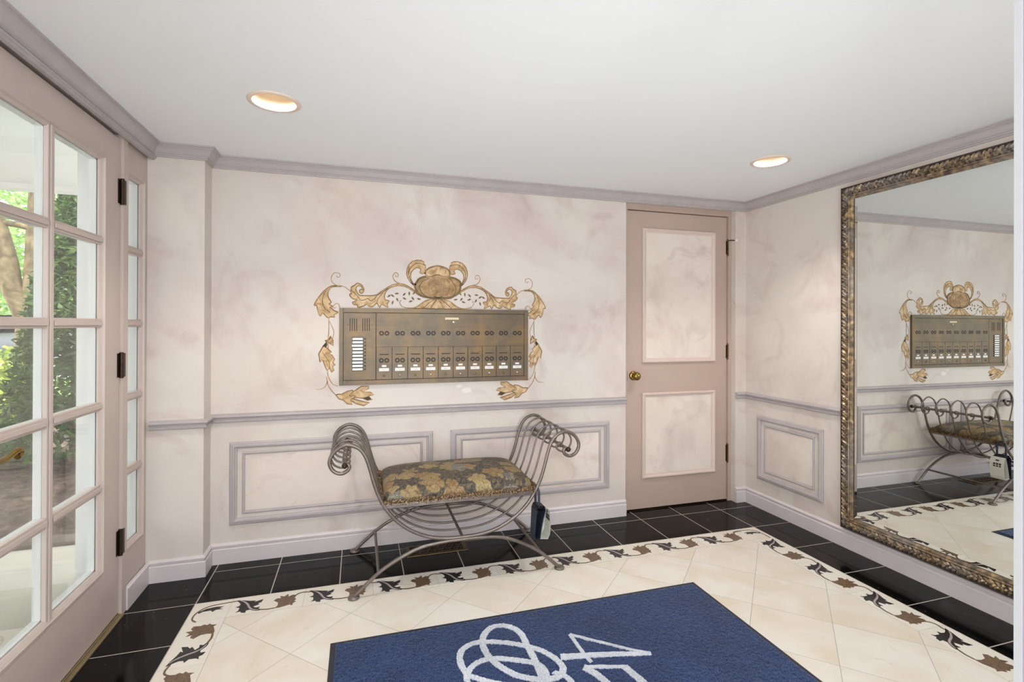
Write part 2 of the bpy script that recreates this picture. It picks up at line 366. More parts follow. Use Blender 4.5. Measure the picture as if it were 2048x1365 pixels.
for i in range(len(xs)-1):
    if i > 0: tile('black_tile', M_black, xs[i], xs[i+1], YR, .06)
    else: tile('black_tile', M_black, xs[i], xs[i+1], YC, .0)
    if i > 0: tile('black_tile', M_black, xs[i], xs[i+1], YC, YR)
for k in range(NF):
    tile('black_tile', M_black, XL-.03, 0, YC-(k+1)*T, YC-k*T); tile('black_tile', M_black, XE, XR, YC-(k+1)*T, YC-k*T)
for i in range(len(xs)-1): tile('black_tile', M_black, xs[i], xs[i+1], YE-T, YE)
for k in range(8):
    for j in range(12): tile('hall_tile', M_cream, -.3+j*T, -.3+(j+1)*T, YE-T-(k+1)*T, YE-T-k*T)
# border tiles with stone inlay (u along the run, v from the outer edge inwards, both in metres)
INL = None
MUR={"leaf_outer":[[-546,1482],[-573,1483],[-600,1477],[-624,1460],[-643,1440],[-660,1417],[-673,1397],[-684,1371],[-671,1369],[-665,1341],[-652,1311],[-640,1329],[-626,1315],[-611,1301],[-596,1308],[-578,1305],[-580,1319],[-559,1333],[-580,1342],[-591,1353],[-603,1360],[-586,1365],[-607,1379],[-595,1388],[-607,1409],[-613,1427],[-610,1450],[-597,1470],[-573,1478],[-546,1478]],"vein_outer":[[-610,1462],[-629,1444],[-638,1419],[-642,1398],[-637,1370],[-623,1349],[-600,1331]],"stem_outer":[[-560,1481],[-533,1480],[-512,1469],[-488,1447]],"tendril_outer":[[-560,1482],[-584,1495],[-595,1513],[-595,1532],[-584,1550],[-570,1556],[-553,1551],[-548,1539],[-557,1530],[-567,1534],[-568,1541]],"curl":[[-550,1360],[-554,1375],[-565,1383],[-578,1376],[-585,1363],[-578,1356],[-570,1362]],"leaf_mid":[[-492,1453],[-487,1440],[-497,1435],[-490,1419],[-471,1408],[-457,1407],[-471,1394],[-482,1390],[-474,1377],[-455,1376],[-452,1362],[-436,1365],[-416,1373],[-402,1382],[-395,1370],[-381,1366],[-363,1374],[-351,1388],[-344,1383],[-331,1361],[-324,1381],[-303,1373],[-285,1363],[-291,1382],[-281,1397],[-282,1404],[-300,1406],[-307,1426],[-300,1451],[-286,1470],[-264,1483],[-232,1491],[-196,1489],[-167,1477],[-133,1455],[-108,1437],[-119,1452],[-152,1477],[-181,1493],[-207,1502],[-232,1501],[-261,1495],[-289,1479],[-321,1458],[-349,1436],[-381,1430],[-437,1430],[-450,1437],[-461,1455],[-463,1473],[-454,1484],[-440,1485],[-429,1474],[-427,1463],[-437,1465],[-444,1454],[-437,1442],[-424,1448],[-420,1467],[-427,1485],[-440,1495],[-458,1499],[-470,1487],[-487,1478],[-489,1465]],"vein_mid":[[-488,1458],[-457,1430],[-440,1404],[-419,1404],[-398,1413],[-381,1400],[-360,1414],[-346,1432],[-318,1451],[-286,1474]],"vein_mid2":[[-349,1388],[-337,1418],[-314,1447]],"tendril_mid":[[-207,1501],[-239,1512],[-255,1530],[-259,1548],[-250,1563],[-239,1566],[-229,1556],[-232,1543],[-245,1545],[-243,1554]],"sprig":[[-280,1430],[-260,1432],[-260,1392],[-237,1445],[-233,1410],[-194,1441],[-192,1417],[-165,1447],[-157,1401],[-144,1418],[-137,1451],[-109,1416]],"drop1":[[-608,1302],[-607,1254],[-608,1217],[-611,1180],[-610,1125]],"drop2":[[-607,1287],[-590,1252],[-580,1221],[-586,1191],[-595,1169]],"drop_leaf":[[-605,1180],[-598,1198],[-586,1176],[-584,1145],[-604,1160],[-621,1169],[-628,1173]],"oak_leaf":[[-619,1163],[-636,1143],[-650,1118],[-660,1101],[-652,1054],[-638,1066],[-626,1031],[-617,1009],[-601,1018],[-591,996],[-580,1006],[-587,1030],[-573,1038],[-586,1051],[-576,1069],[-589,1091],[-605,1102],[-593,1110],[-612,1128],[-622,1136],[-616,1154]],"oak_dark":[[-619,1163],[-636,1143],[-622,1134],[-616,1154]],"oak_vein":[[-640,1110],[-622,1081],[-605,1055],[-601,1018]],"stem_low":[[-614,1014],[-610,977],[-597,947],[-580,927],[-555,917]],"stem_low2":[[-619,972],[-615,948],[-608,922],[-590,892],[-566,865]],"stem_low3":[[-613,948],[-623,922],[-642,906],[-675,903]],"bud":[[-569,869],[-555,872],[-538,871],[-506,888],[-476,892],[-481,881],[-460,893],[-431,913],[-391,912],[-391,900],[-420,881],[-380,876],[-363,863],[-391,855],[-372,834],[-398,832],[-424,845],[-459,850],[-477,843],[-438,830],[-387,817],[-418,802],[-459,815],[-491,836],[-481,811],[-509,817],[-530,839],[-552,846]],"bud_vein":[[-481,881],[-495,862],[-463,857],[-488,840]],"bud_dark":[[-424,845],[-391,855],[-376,837],[-398,832]],"handle":[[-138,1495],[-159,1514],[-174,1537],[-181,1562],[-179,1588],[-169,1614],[-149,1636],[-121,1644],[-96,1643],[-78,1633],[-85,1629],[-72,1615],[-72,1600],[-76,1574],[-85,1565],[-102,1568],[-105,1575],[-98,1584],[-103,1596],[-121,1600],[-141,1589],[-155,1571],[-159,1550],[-154,1527],[-144,1509],[-135,1501]],"handle_vein":[[-75,1615],[-95,1623],[-121,1624],[-146,1610],[-164,1586],[-169,1558],[-161,1530],[-141,1504]],"shield":[[-132,1497],[-121,1515],[-111,1531],[-95,1541],[-69,1548],[-28,1549],[-10,1557],[8,1557],[24,1551],[48,1549],[85,1547],[114,1538],[136,1522],[138,1501],[133,1469],[115,1450],[88,1431],[67,1424],[-4,1421],[-56,1426],[-90,1433],[-113,1448],[-126,1469]],"oval":[[-105,1490],[-95,1506],[-85,1521],[-69,1528],[-54,1535],[-44,1546],[-28,1549],[-12,1556],[6,1557],[24,1548],[56,1546],[72,1536],[85,1524],[101,1500],[108,1474],[99,1450],[77,1433],[9,1429],[-54,1430],[-85,1446],[-97,1464]],"crest":[[-72,1566],[-70,1582],[-49,1600],[-23,1609],[-2,1614],[24,1610],[56,1599],[72,1581],[73,1565],[66,1552],[40,1551],[22,1553],[8,1561],[-18,1557],[-33,1549],[-59,1551]],"bow_stroke":[[-2,1423],[-30,1417],[-69,1406],[-95,1389],[-120,1371],[-146,1362],[-176,1362],[-204,1370],[-218,1387],[-218,1400],[-209,1407]],"bow":[[-17,1422],[-38,1417],[-69,1406],[-95,1389],[-120,1371],[-146,1360],[-38,1360],[-30,1372],[-17,1403],[-4,1419]],"lobe":[[-2,1419],[-16,1401],[-30,1380],[-35,1360],[30,1361],[27,1381],[14,1404]],"bow_vein":[[-17,1416],[-48,1395],[-71,1374],[-84,1362]],"letters":[[[-16,1540],[-34,1516],[-16,1520]],[[-20,1530],[-21,1508]],[[6,1529],[-11,1527],[-13,1515],[2,1516],[10,1507],[1,1498],[-14,1499]],[[32,1539],[23,1530],[22,1514],[31,1501],[40,1512],[41,1530],[32,1539]],[[-23,1500],[-10,1487],[-10,1471],[-23,1462],[-33,1471],[-36,1486],[-23,1500]],[[-58,1481],[-46,1493],[-33,1499],[-39,1481],[-43,1463]],[[-55,1496],[-43,1499],[-31,1505]],[[23,1473],[11,1476],[5,1465],[13,1457],[22,1466],[24,1475],[25,1458]],[[40,1499],[39,1458]],[[59,1480],[41,1466],[60,1458]]]}
INL={"black":[[17,23],[34,47],[40,60],[38,75],[24,81],[42,92],[41,116],[32,127],[51,123],[56,134],[74,140],[74,122],[88,119],[101,128],[115,135],[130,137],[131,125],[122,120],[128,106],[110,108],[97,97],[107,91],[122,82],[113,75],[127,65],[131,42],[117,48],[94,58],[102,47],[76,41],[45,29]],"pale":[[35,30],[52,43],[71,71],[85,103],[101,121],[125,131]],"brown_stem":[[120,128],[142,133],[165,137],[191,135]],"brown":[[187,138],[196,129],[201,114],[199,91],[178,70],[188,55],[207,56],[200,35],[219,45],[236,26],[238,51],[255,40],[272,46],[267,73],[275,83],[267,97],[276,103],[265,115],[262,134],[251,124],[234,130],[213,137]],"stem_out":[[264,58],[274,42],[287,32],[305,30],[327,35],[334,34]]}
LOGO={"loop1":[[1079,-1217],[1068,-1163],[1071,-1110],[1095,-1068],[1147,-1046],[1213,-1059],[1276,-1087],[1334,-1124],[1380,-1165],[1409,-1214],[1422,-1260],[1416,-1292],[1389,-1316],[1353,-1319],[1303,-1304],[1254,-1274],[1218,-1231],[1191,-1183],[1174,-1129],[1171,-1066],[1189,-1010],[1232,-967],[1278,-966],[1319,-998],[1337,-1049],[1337,-1115],[1337,-1181],[1336,-1242],[1329,-1328]],"loop2":[[1070,-1251],[1077,-1216],[1108,-1174],[1157,-1155],[1211,-1163],[1279,-1195],[1331,-1227],[1352,-1269],[1340,-1331]],"loop3":[[1085,-1224],[1147,-1274]],"four":[[[1525,-1102],[1703,-1248],[1776,-1298]],[[1436,-1220],[1603,-1255],[1776,-1298]],[[1525,-1102],[1529,-1226],[1535,-1282]]],"five":[[[1501,-1297],[1646,-1338]],[[1641,-1336],[1652,-1383],[1663,-1427]],[[1496,-1297],[1522,-1341],[1538,-1390]]]}
def border(ox, oy, ang, n, L):
    ca, sa = math.cos(ang), math.sin(ang)
    for k in range(n):
        def P(u, v, h, k=k): return (ox+ca*(u+k*L)+sa*v, oy+sa*(u+k*L)-ca*v, h)
        g = .0009; m = MB(); q = [(g, .0016), (L-g, .0016), (L-g, BW-g), (g, BW-g)]
        m.poly(q, P, -.004, 0); bt = m.obj('border_tile', M_border, fl)
        f = lambda pts: [(a*.001*L/T, c*.001) for a, c in pts]
        m = MB(); m.poly(f(INL['black']), P, -.001, .0006); m.obj('black_leaf_inlay', M_inblack, bt)
        m = MB(); m.poly(f(INL['brown']), P, -.001, .0006); m.stroke(spline(f(INL['brown_stem'])), .0085, P, -.001, .0005)
        if k < n-1 or n == 9: m.stroke(spline(f(INL['stem_out'])), .0078, P, -.001, .0005)
        m.obj('brown_leaf_inlay', M_inbrown, bt)
        m = MB(); s = spline(f(INL['pale'])); m.stroke(s, [.003+.006*math.sin(math.pi*i/(len(s)-1)) for i in range(len(s))], P, -.001, .0008); m.obj('stem_inlay', M_inpale, bt)
border(BW, YC, 0, 9, T)
LS = (YC-BW-YE-BW)/5
LS = .3065
border(XE, YC-BW, -math.pi/2, 5, LS)
border(0, YC-BW-5*LS, math.pi/2, 5, LS)
# corner blocks
def corner(x0, y0, sx, path, leaf):
    q = [(x0+.001, y0-.0016), (x0+BW-.001, y0-.0016), (x0+BW-.001, y0-BW+.001), (x0+.001, y0-BW+.001)]
    m = MB(); m.poly(q, XY, -.004, 0); bt = m.obj('border_tile', M_border, fl)
    P = lambda u, v, h: ((x0+u) if sx > 0 else (x0+BW-u), y0-v, h)
    m = MB(); s = spline(path); m.stroke(s, .0075, P, -.001, .0005); m.obj('stem_inlay', M_inbrown, bt)
    m = MB(); m.poly(leaf, P, -.001, .0006); m.obj('black_leaf_inlay', M_inblack, bt)
lf = [(.030, .080), (.060, .058), (.095, .052), (.128, .058), (.112, .068), (.128, .078), (.100, .078), (.090, .092), (.080, .078), (.050, .080), (.036, .092)]
corner(0, YC, 1, [(.185, .026), (.14, .030), (.095, .034), (.060, .044), (.035, .068), (.022, .100), (.024, .135), (.045, .160)], lf)
corner(XE-BW, YC, -1, [(.185, .030), (.14, .022), (.09, .026), (.055, .034), (.030, .062), (.024, .11), (.026, .16)], lf)
m = MB(); m.poly([(BW, YE), (XE-BW, YE), (XE-BW, YE+BW), (BW, YE+BW)], XY, -.004, 0); m.obj('border_tile', M_border, fl)
# diagonal field, clipped to the inner rectangle
fx0, fx1, fy0, fy1 = BW+.0008, XE-BW-.0008, YE+BW+.001, YC-BW-.0008
def clip(P):
    for ax, val, sgn in ((0, fx0, 1), (0, fx1, -1), (1, fy0, 1), (1, fy1, -1)):
        out = []
        for i in range(len(P)):
            a, c = P[i-1], P[i]; da, dc = sgn*(a[ax]-val), sgn*(c[ax]-val)
            if (da >= 0) != (dc >= 0): t = da/(da-dc); out.append((a[0]+(c[0]-a[0])*t, a[1]+(c[1]-a[1])*t))
            if dc >= 0: out.append(c)
        P = out
        if len(P) < 3: return None
    return P
DD = .4367; nx, ny = .235, -.676
for i in range(-2, 9):
    for j in range(-2, 6):
        for off in (0, .5):
            cx, cy = nx+(i+off)*DD, ny-(j+off)*DD
            g = .0013; hd = DD/2-g
            cx += 0; cy += DD/2
            P = clip([(cx-hd, cy), (cx, cy-hd), (cx+hd, cy), (cx, cy+hd)])
            if P is None: continue
            ar = abs(sum(P[q-1][0]*P[q][1]-P[q][0]*P[q-1][1] for q in range(len(P))))/2
            if ar < 2e-4: continue
            m = MB(); m.poly(P, XY, -.004, 0); m.obj('cream_tile', M_cream, fl)
# ---------------------------------------------------------------- closet door in the back wall
d1 = root('door_1', 'taupe closet door with two faux marble panels and brass knob', None, kind='structure')
b = MB(); b.box(DX0, 2.436, .04, .12, 0, DZ); b.box(3.2555, DX1, .04, .12, 0, DZ); b.box(2.436, 3.2555, .04, .12, 2.052, DZ); b.obj('door_frame', M_closet, d1)
MB().box(2.440, 3.252, .052, .092, .010, 2.048).obj('door_leaf', M_closet, d1, bevel=.002)
MB().box(2.436, 3.256, .05, .12, -.003, .004).obj('threshold', M_dbrass, d1)
YD = XZ(.052)
for (z0, z1) in ((1.008, 1.934), (.216, .802)):
    MB().box(2.575, 3.128, .0495, .053, z0+.02, z1-.02).obj('panel', M_panel, d1)
    MB().sweep([(2.556, z0), (3.148, z0), (3.148, z1), (2.556, z1)], [(0, 0), (0, .010), (.006, .016), (.014, .014), (.022, .007), (.030, .005), (.032, 0)], YD, True).obj('panel_moulding', M_mould, d1, smooth=25)
kb = MB().lathe([(.0, -.066), (.012, -.066), (.020, -.063), (.027, -.054), (.028, -.045), (.024, -.036), (.014, -.028), (.012, -.010)], (2.490, .052, .922), 24, 'y').obj('knob', M_brass, d1, smooth=60)
MB().lathe([(.012, -.012), (.026, -.010), (.031, -.004), (.032, 0)], (2.490, .052, .922), 24, 'y').obj('rose', M_brass, kb, smooth=60)
MB().box(2.434, 2.442, .047, .056, .885, .955).obj('latch_plate', M_hinge, d1)
for i, (z0, z1) in enumerate(((1.772, 1.885), (1.023, 1.132), (.277, .410))):
    hz = MB().lathe([(.0, 0), (.0065, 0), (.0065, z1-z0), (0, z1-z0)], (3.2575, .046, z0), 10).obj('hinge', M_dbrass, d1, smooth=40)
    MB().box(3.2445, 3.2705, .0500, .0525, z0+.008, z1-.008).obj('hinge_leaf', M_dbrass, hz)
    for zz in (z0-.006, z1): MB().lathe([(0, 0), (.004, .001), (.005, .003), (.004, .006), (0, .006)], (3.2575, .046, zz), 10).obj('hinge_tip', M_hinge, hz)
    if i == 0:
        st = MB().tube([(3.2575, .046, z1-.006), (3.270, .030, z1-.004), (3.291, -.002, z1-.010)], .0035, 8).obj('hinge_stop', M_dbrass, d1)
        MB().tube([(3.287, .004, z1-.009), (3.296, -.009, z1-.012)], .008, 10).obj('rubber_tip', M_white, st)

# ---------------------------------------------------------------- glazed double doors, side light and their frame
GZ0, GZ1 = .262, 1.937; ROWS = [GZ0+(GZ1-GZ0)*k/5 for k in range(6)]
XF, XG, XX = -.290, -.311, -.336                          # inner face, glass, outer face
def bar_y(m, y0, y1, z, w=.036):                          # horizontal glazing bar, moulded on the room side
    for (x0, x1, hw) in ((XG+.001, XF-.006, w/2), (XF-.006, XF-.001, w/2-.009)): m.box(x0, x1, y0, y1, z-hw, z+hw)
def bar_z(m, y, z0, z1, w=.036):
    for (x0, x1, hw) in ((XG+.001, XF-.006, w/2), (XF-.006, XF-.001, w/2-.009)): m.box(x0, x1, y-hw, y+hw, z0, z1)
def glazed(name, label, ya, yb, cols, z0, z1, sa, sb):
    """ya > yb; sa, sb stile widths at ya and yb; cols = number of pane columns"""
    r = root(name, label, None, kind='structure')
    ga, gb = ya-sa, yb+sb
    MB().box(XX, XF, ga, ya, z0, z1).obj('stile', M_dwood, r, bevel=.002); MB().box(XX, XF, yb, gb, z0, z1).obj('stile', M_dwood, r, bevel=.002)
    MB().box(XX, XF, gb, ga, GZ1, z1).obj('rail', M_dwood, r); MB().box(XX, XF, gb, ga, z0, GZ0).obj('rail', M_dwood, r)
    ys = [ga+(gb-ga)*k/cols for k in range(cols+1)]
    for k in range(1, cols):
        m = MB(); bar_z(m, ys[k], GZ0, GZ1); m.obj('muntin', M_dwood, r, bevel=.0015)
    for zz in ROWS[1:5]:
        for k in range(cols):
            m = MB(); bar_y(m, ys[k+1]+(.018 if k < cols-1 else 0), ys[k]-(.018 if k > 0 else 0), zz); m.obj('muntin', M_dwood, r, bevel=.0015)
    e = MB()                                              # putty-side bars, painted white
    for k in range(1, cols): e.box(XX, XG-.001, ys[k]-.015, ys[k]+.015, GZ0, GZ1)
    for zz in ROWS[1:5]: e.box(XX+.001, XG-.001, gb, ga, zz-.015, zz+.015)
    for yy0, yy1 in ((ga-.012, ga), (gb, gb+.012)): e.box(XX-.001, XG-.001, yy0, yy1, GZ0, GZ1)
    e.box(XX-.001, XG-.001, gb, ga, GZ0, GZ0+.012); e.box(XX-.001, XG-.001, gb, ga, GZ1-.012, GZ1)
    e.box(XX-.004, XX, yb, ga*0+ya, z0, GZ0-.0); e.box(XX-.004, XX, yb, ya, GZ1, z1); e.box(XX-.004, XX, ga, ya, z0, z1); e.box(XX-.004, XX, yb, gb, z0, z1)
    e.obj('exterior_glazing_bars', M_white, r)
    # sticking: thin raised moulding round the glazed opening on the room side
    MB().sweep([(gb, GZ0), (ga, GZ0), (ga, GZ1), (gb, GZ1)], [(-.012, 0), (-.010, .004), (-.003, .005), (0, -.004), (.009, -.012), (.009, -.019)], lambda a, c, h: (XF+h, a, c), True).obj('glazing_moulding', M_dwood, r, smooth=25)
    for k in range(cols):
        for j in range(5):
            MB().box(XG-.0015, XG+.0015, ys[k+1]+.004, ys[k]-.004, ROWS[j]+.004, ROWS[j+1]-.004).obj('pane', M_glass, r)
    return r
d2 = glazed('door_2', 'taupe glazed door of ten panes hinged beside the side light', -.414, -1.414, 2, .016, 2.064, .148, .148)
d3 = glazed('door_3', 'second glazed door leaf at the left edge', -1.418, -2.410, 2, .016, 2.064, .148, .148)
w1 = glazed('window_1', 'narrow side light of five panes between door and pilaster', -.125, -.371, 1, .0, 2.084, .044, .026)
for i, (z0, z1) in enumerate(((1.780, 1.893), (1.030, 1.141), (.262, .376))):
    hz = MB().lathe([(0, 0), (.008, 0), (.008, z1-z0), (0, z1-z0)], (-.282, -.4165, z0), 10).obj('hinge', M_hinge, d2, smooth=40)
    MB().box(-.2905, -.2885, -.440, -.414, z0+.004, z1-.004).obj('hinge_leaf', M_hinge, hz)
    MB().box(-.279, -.2765, -.414, -.392, z0+.004, z1-.004).obj('hinge_leaf', M_hinge, hz)
# lever handle with a rolled end, on the meeting stile
hp = MB().box(-.290, -.283, -1.375, -1.325, .76, 1.0).obj('handle_plate', M_dbrass, d2, bevel=.003)
lv = [(-.284, -1.350, .900), (-.235, -1.350, .900), (-.226, -1.338, .898), (-.224, -1.310, .893), (-.224, -1.270, .893), (-.224, -1.235, .902), (-.224, -1.214, .905), (-.225, -1.203, .898), (-.226, -1.206, .889), (-.226, -1.216, .886)]
MB().tube(spline(lv, 4), .0085, 10).obj('lever', M_brass, hp, smooth=60)
# frame posts, threshold
b = MB(); b.box(-.337, -.278, -.4135, -.3715, 0, 2.084); o = b.obj('trim_9', M_dwood, kind='structure', label='narrow post between glazed door and side light')
b = MB(); b.box(-.446, -.337, -.4135, -.3715, 0, 2.084); b.obj('white_outer_face', M_white, o)
b = MB(); b.box(-.47, -.30, -2.43, -2.412, 0, 2.084); b.box(-.47, -.337, -.124, -.10, 0, 2.084); b.box(-.47, -.337, -2.41, -.10, 2.066, 2.10); b.box(-.552, -.47, -.14, .2, -.05, 2.4)
b.obj('trim_10', M_white, kind='structure', label='white outside door frame')
b = MB(); b.box(-.345, -.268, -2.41, -.412, -.003, .008); b.box(-.335, -.285, -2.41, -.412, .008, .013); b.obj('trim_11', flat('threshold_metal', (168, 152, 118), .35, .8, var=.1), kind='structure', label='pale brass threshold under the glazed doors', bevel=.002)

# ---------------------------------------------------------------- recessed ceiling lamps
M_ring = flat('lamp_trim', (232, 210, 194), .35, .0)
M_refl = flat('lamp_reflector', (196, 180, 156), .35, .3)
def emit(name, col, s):
    m, n, l, bb = mk(name); bb.inputs['Base Color'].default_value = (1, 1, 1, 1); bb.inputs['Emission Color'].default_value = col; bb.inputs['Emission Strength'].default_value = s; return m
M_bulb = emit('bulb_glow', (1, .95, .86, 1), 4.0)
def downlight(x, y, label):
    r = root('recessed_light', label, 'ceiling light', (x, y, H), 'recessed ceiling lights')
    MB().lathe([(.079, .003), (.080, -.004), (.087, -.0065), (.098, -.003), (.099, .0005)], n=40).obj('trim_ring', M_ring, r, smooth=60)
    MB().lathe([(.080, .0), (.079, .03), (.072, .07), (.058, .105), (.047, .112)], n=40).obj('reflector', M_refl, r, smooth=60)
    MB().lathe([(.0, .088), (.020, .089), (.038, .095), (.047, .108), (.047, .125), (.0, .126)], n=28).obj('bulb', M_bulb, r, smooth=60)
    lamp('downlight_lamp', (x, y, H+.075), DOWN_W, .045, (1, .94, .87), 'SPOT', 112)
downlight(*LIGHTS[0], 'recessed ceiling light nearest the glazed door')
downlight(*LIGHTS[1], 'recessed ceiling light nearest the mirror')

# ---------------------------------------------------------------- wall mirror
def mirror():
    r = root('wall_mirror', 'large wall mirror in an ornate bronze frame of gold-tinted leaves', 'mirror', (XR, -1.275, .115))
    x0 = XR
    y0, y1, z0, z1 = -1.780, -.770, .115, 2.054; w = .074
    m, n, l, bb = mk('mirror_silver'); bb.inputs['Base Color'].default_value = (.79, .82, .80, 1); bb.inputs['Metallic'].default_value = 1; bb.inputs['Roughness'].default_value = .0
    P = lambda a, c, h: (-h, a+1.275, c-.115)
    bz = .024; gi = w-.004
    rect = lambda d: [(y0+d, z0+d), (y1-d, z0+d), (y1-d, z1-d), (y0+d, z1-d)]
    MB().quad(*[P(a, c, .0175) for a, c in rect(gi+bz)]).obj('mirror_glass', m, r)
    e = MB(); o_, i_ = rect(gi), rect(gi+bz)
    for k in range(4): j = (k+1) % 4; e.quad(P(*o_[k], .0155), P(*o_[j], .0155), P(*i_[j], .0175), P(*i_[k], .0175))
    e.obj('bevelled_edge', m, r)
    mf, n, l, bb = mk('carved_bronze'); tc = n.new('ShaderNodeTexCoord')
    a = noise(n, l, tc.outputs['Object'], 38, 5, .6); rr = ramp(n, [(.33, (78, 65, 54)), (.52, (142, 120, 94)), (.72, (204, 176, 128))]); l.new(a.outputs['Fac'], rr.inputs[0])
    a2 = noise(n, l, tc.outputs['Object'], 5, 3); r2 = ramp(n, [(.42, (0, 0, 0, 1)), (.62, (.55, .55, .55, 1))]); l.new(a2.outputs['Fac'], r2.inputs[0])
    l.new(mix(n, l, r2.outputs[0], rr.outputs[0], (150, 144, 142)), bb.inputs['Base Color']); bb.inputs['Metallic'].default_value = .35; bb.inputs['Roughness'].default_value = .36
    mdk = flat('frame_ground', (70, 58, 50), .6, .3, var=.2, vscale=30)
    prof = [(0, 0), (0, .026), (.004, .030), (.008, .029), (.010, .024), (.046, .024), (.048, .030), (.052, .033), (.056, .030), (.058, .026), (.062, .028), (.066, .026), (.068, .020), (.073, .018), (.074, .010)]
    fr = MB().sweep([(y0, z0), (y1, z0), (y1, z1), (y0, z1)], prof, P, True).obj('frame', mdk, r, smooth=25)
    MB().sweep(rect(.047), [(0, .024), (.001, .031), (.005, .034), (.009, .031), (.011, .027), (.015, .029), (.019, .027), (.021, .021), (.026, .019)], P, True).obj('inner_lip', mf, r, smooth=25)
    RR = random.Random(3)
    def leaf(mb, c, u, ang, L, W, hh):                    # pointed, keeled leaf lying on the frame
        ca, sa = math.cos(ang), math.sin(ang)
        def Q(s, t, h): return P(c[0]+s*ca-t*sa, c[1]+s*sa+t*ca, h)
        i = len(mb.v); b0 = .023
        mb.v += [Q(-L/2, 0, b0), Q(-L*.15, W/2, b0+.002), Q(-L*.15, -W/2, b0+.002), Q(L*.12, W*.30, b0+.004), Q(L*.12, -W*.30, b0+.004), Q(L*.20, W*.42, b0+.001), Q(L*.20, -W*.42, b0+.001), Q(L/2, 0, b0+.003), Q(-L*.1, 0, b0+hh), Q(L*.2, 0, b0+hh*.9)]
        mb.f += [(i, i+1, i+8), (i, i+8, i+2), (i+1, i+3, i+8), (i+2, i+8, i+4), (i+3, i+9, i+8), (i+4, i+8, i+9), (i+3, i+5, i+9), (i+4, i+9, i+6), (i+5, i+7, i+9), (i+6, i+9, i+7)]
    for (pa, pb, nm) in ((rect(.028)[3], rect(.028)[0], 0), (rect(.028)[1], rect(.028)[2], 1), (rect(.028)[0], rect(.028)[1], 2), (rect(.028)[2], rect(.028)[3], 3)):
        mb = MB(); d = np.array(pb)-np.array(pa); L = np.linalg.norm(d); t = d/L; nn = np.array([-t[1], t[0]]); base = math.atan2(t[1], t[0]); n = int(L/.021)
        for k in range(n+1):
            c = np.array(pa)+t*(k*L/n); s = 1 if k % 2 else -1
            leaf(mb, c+nn*s*.008, 0, base+s*(.75+RR.uniform(-.2, .2)), .046*RR.uniform(.9, 1.15), .021, .013)
            leaf(mb, c-nn*s*.010+t*.006, 0, base-s*(.9+RR.uniform(-.3, .3)), .032*RR.uniform(.85, 1.15), .016, .011)
            leaf(mb, c+nn*s*.014+t*.010, 0, base+s*2.2+RR.uniform(-.3, .3), .022, .012, .009)
        mb.obj('leaf_carving', mf, r, kind='stuff', label='carved leaf band')
mirror()
# ---------------------------------------------------------------- brass mailbox and intercom panel
def bronze():
    m, n, l, b = mk('weathered_bronze'); tc = n.new('ShaderNodeTexCoord'); v = tc.outputs['Object']
    a = noise(n, l, v, 6, 7, .6, .6); r = ramp(n, [(.32, (104, 94, 80)), (.5, (122, 104, 82)), (.68, (140, 112, 78))]); l.new(a.outputs['Fac'], r.inputs[0])
    mp = n.new('ShaderNodeMapping'); mp.inputs['Scale'].default_value = (1, 1, 26); l.new(v, mp.inputs[0])
    s = noise(n, l, mp.outputs[0], 3, 5); r2 = ramp(n, [(.4, (0, 0, 0, 1)), (.75, (.4, .4, .4, 1))]); l.new(s.outputs['Fac'], r2.inputs[0])
    l.new(mix(n, l, r2.outputs[0], r.outputs[0], (94, 92, 86)), b.inputs['Base Color'])
    b.inputs['Metallic'].default_value = .3; b.inputs['Roughness'].default_value = .38; b.inputs['Specular IOR Level'].default_value = .4
    return m
M_bronze = bronze()
M_label = flat('paper_label', (240, 236, 232), .6)
M_steel = flat('screw_steel', (200, 196, 188), .25, .9)
M_ivory = flat('ivory_card', (226, 208, 172), .6)
M_ink = flat('faded_ink', (178, 172, 170), .7)
M_bbl = flat('button_black', (20, 19, 18), .35)
mbx = root('mailbox_panel', 'bronze apartment mailbox and intercom panel set into the wall', 'mailbox panel', (1.153, 0, 1.14))
def L(x, y, z): return (x-1.153, y, z-1.14)
def lb(name, mat, parent, x0, x1, z0, z1, h0, h1, bevel=0):
    m = MB(); m.box(x0-1.153, x1-1.153, -h1, -h0, z0-1.14, z1-1.14); return m.obj(name, mat, parent, bevel=bevel)
lb('backing', M_hinge, mbx, .600, 1.708, .926, 1.354, -.002, .006)
b = MB(); b.box(*[.596-1.153, .617-1.153], -.017, 0, .922-1.14, 1.357-1.14); b.box(1.686-1.153, 1.711-1.153, -.017, 0, .922-1.14, 1.357-1.14); b.box(.617-1.153, 1.686-1.153, -.017, 0, 1.332-1.14, 1.357-1.14); b.box(.617-1.153, 1.686-1.153, -.017, 0, .922-1.14, .948-1.14)
b.obj('frame', M_bronze, mbx, bevel=.0015)
ic = lb('intercom_plate', M_bronze, mbx, .6185, .7930, .9495, 1.3305, .004, .0135, .001)
for x0 in (.653, .722):
    for k in range(4): lb('speaker_slot', M_blackmetal, ic, x0+k*.0118-.0018, x0+k*.0118+.0018, 1.228, 1.300, .0132, .0140)
for (x, z) in ((.661, 1.325), (.750, 1.325), (.660, .956), (.747, .956), (.643, 1.263), (.774, 1.263)):
    MB().lathe([(0, -.0165), (.0025, -.016), (.0036, -.0145), (.0037, -.013)], L(x, 0, z), 10, 'y').obj('screw', M_steel if z > 1.3 or z < 1 else M_bronze, ic, smooth=60)
lb('name_strip', M_bbl, ic, .6640, .7265, 1.001, 1.193, .0130, .0145)
for k in range(10):
    z = 1.183-k*.0191; dx = -.003 if k == 2 else 0
    lb('name_label', M_label, ic, .6665+dx, .7225, z-.0062, z+.0062, .0145, .0152)
    MB().lathe([(0, -.0195), (.0035, -.0190), (.0045, -.017), (.0046, -.013)], L(.7350, 0, z), 12, 'y').obj('call_button', M_bbl, ic, smooth=50)
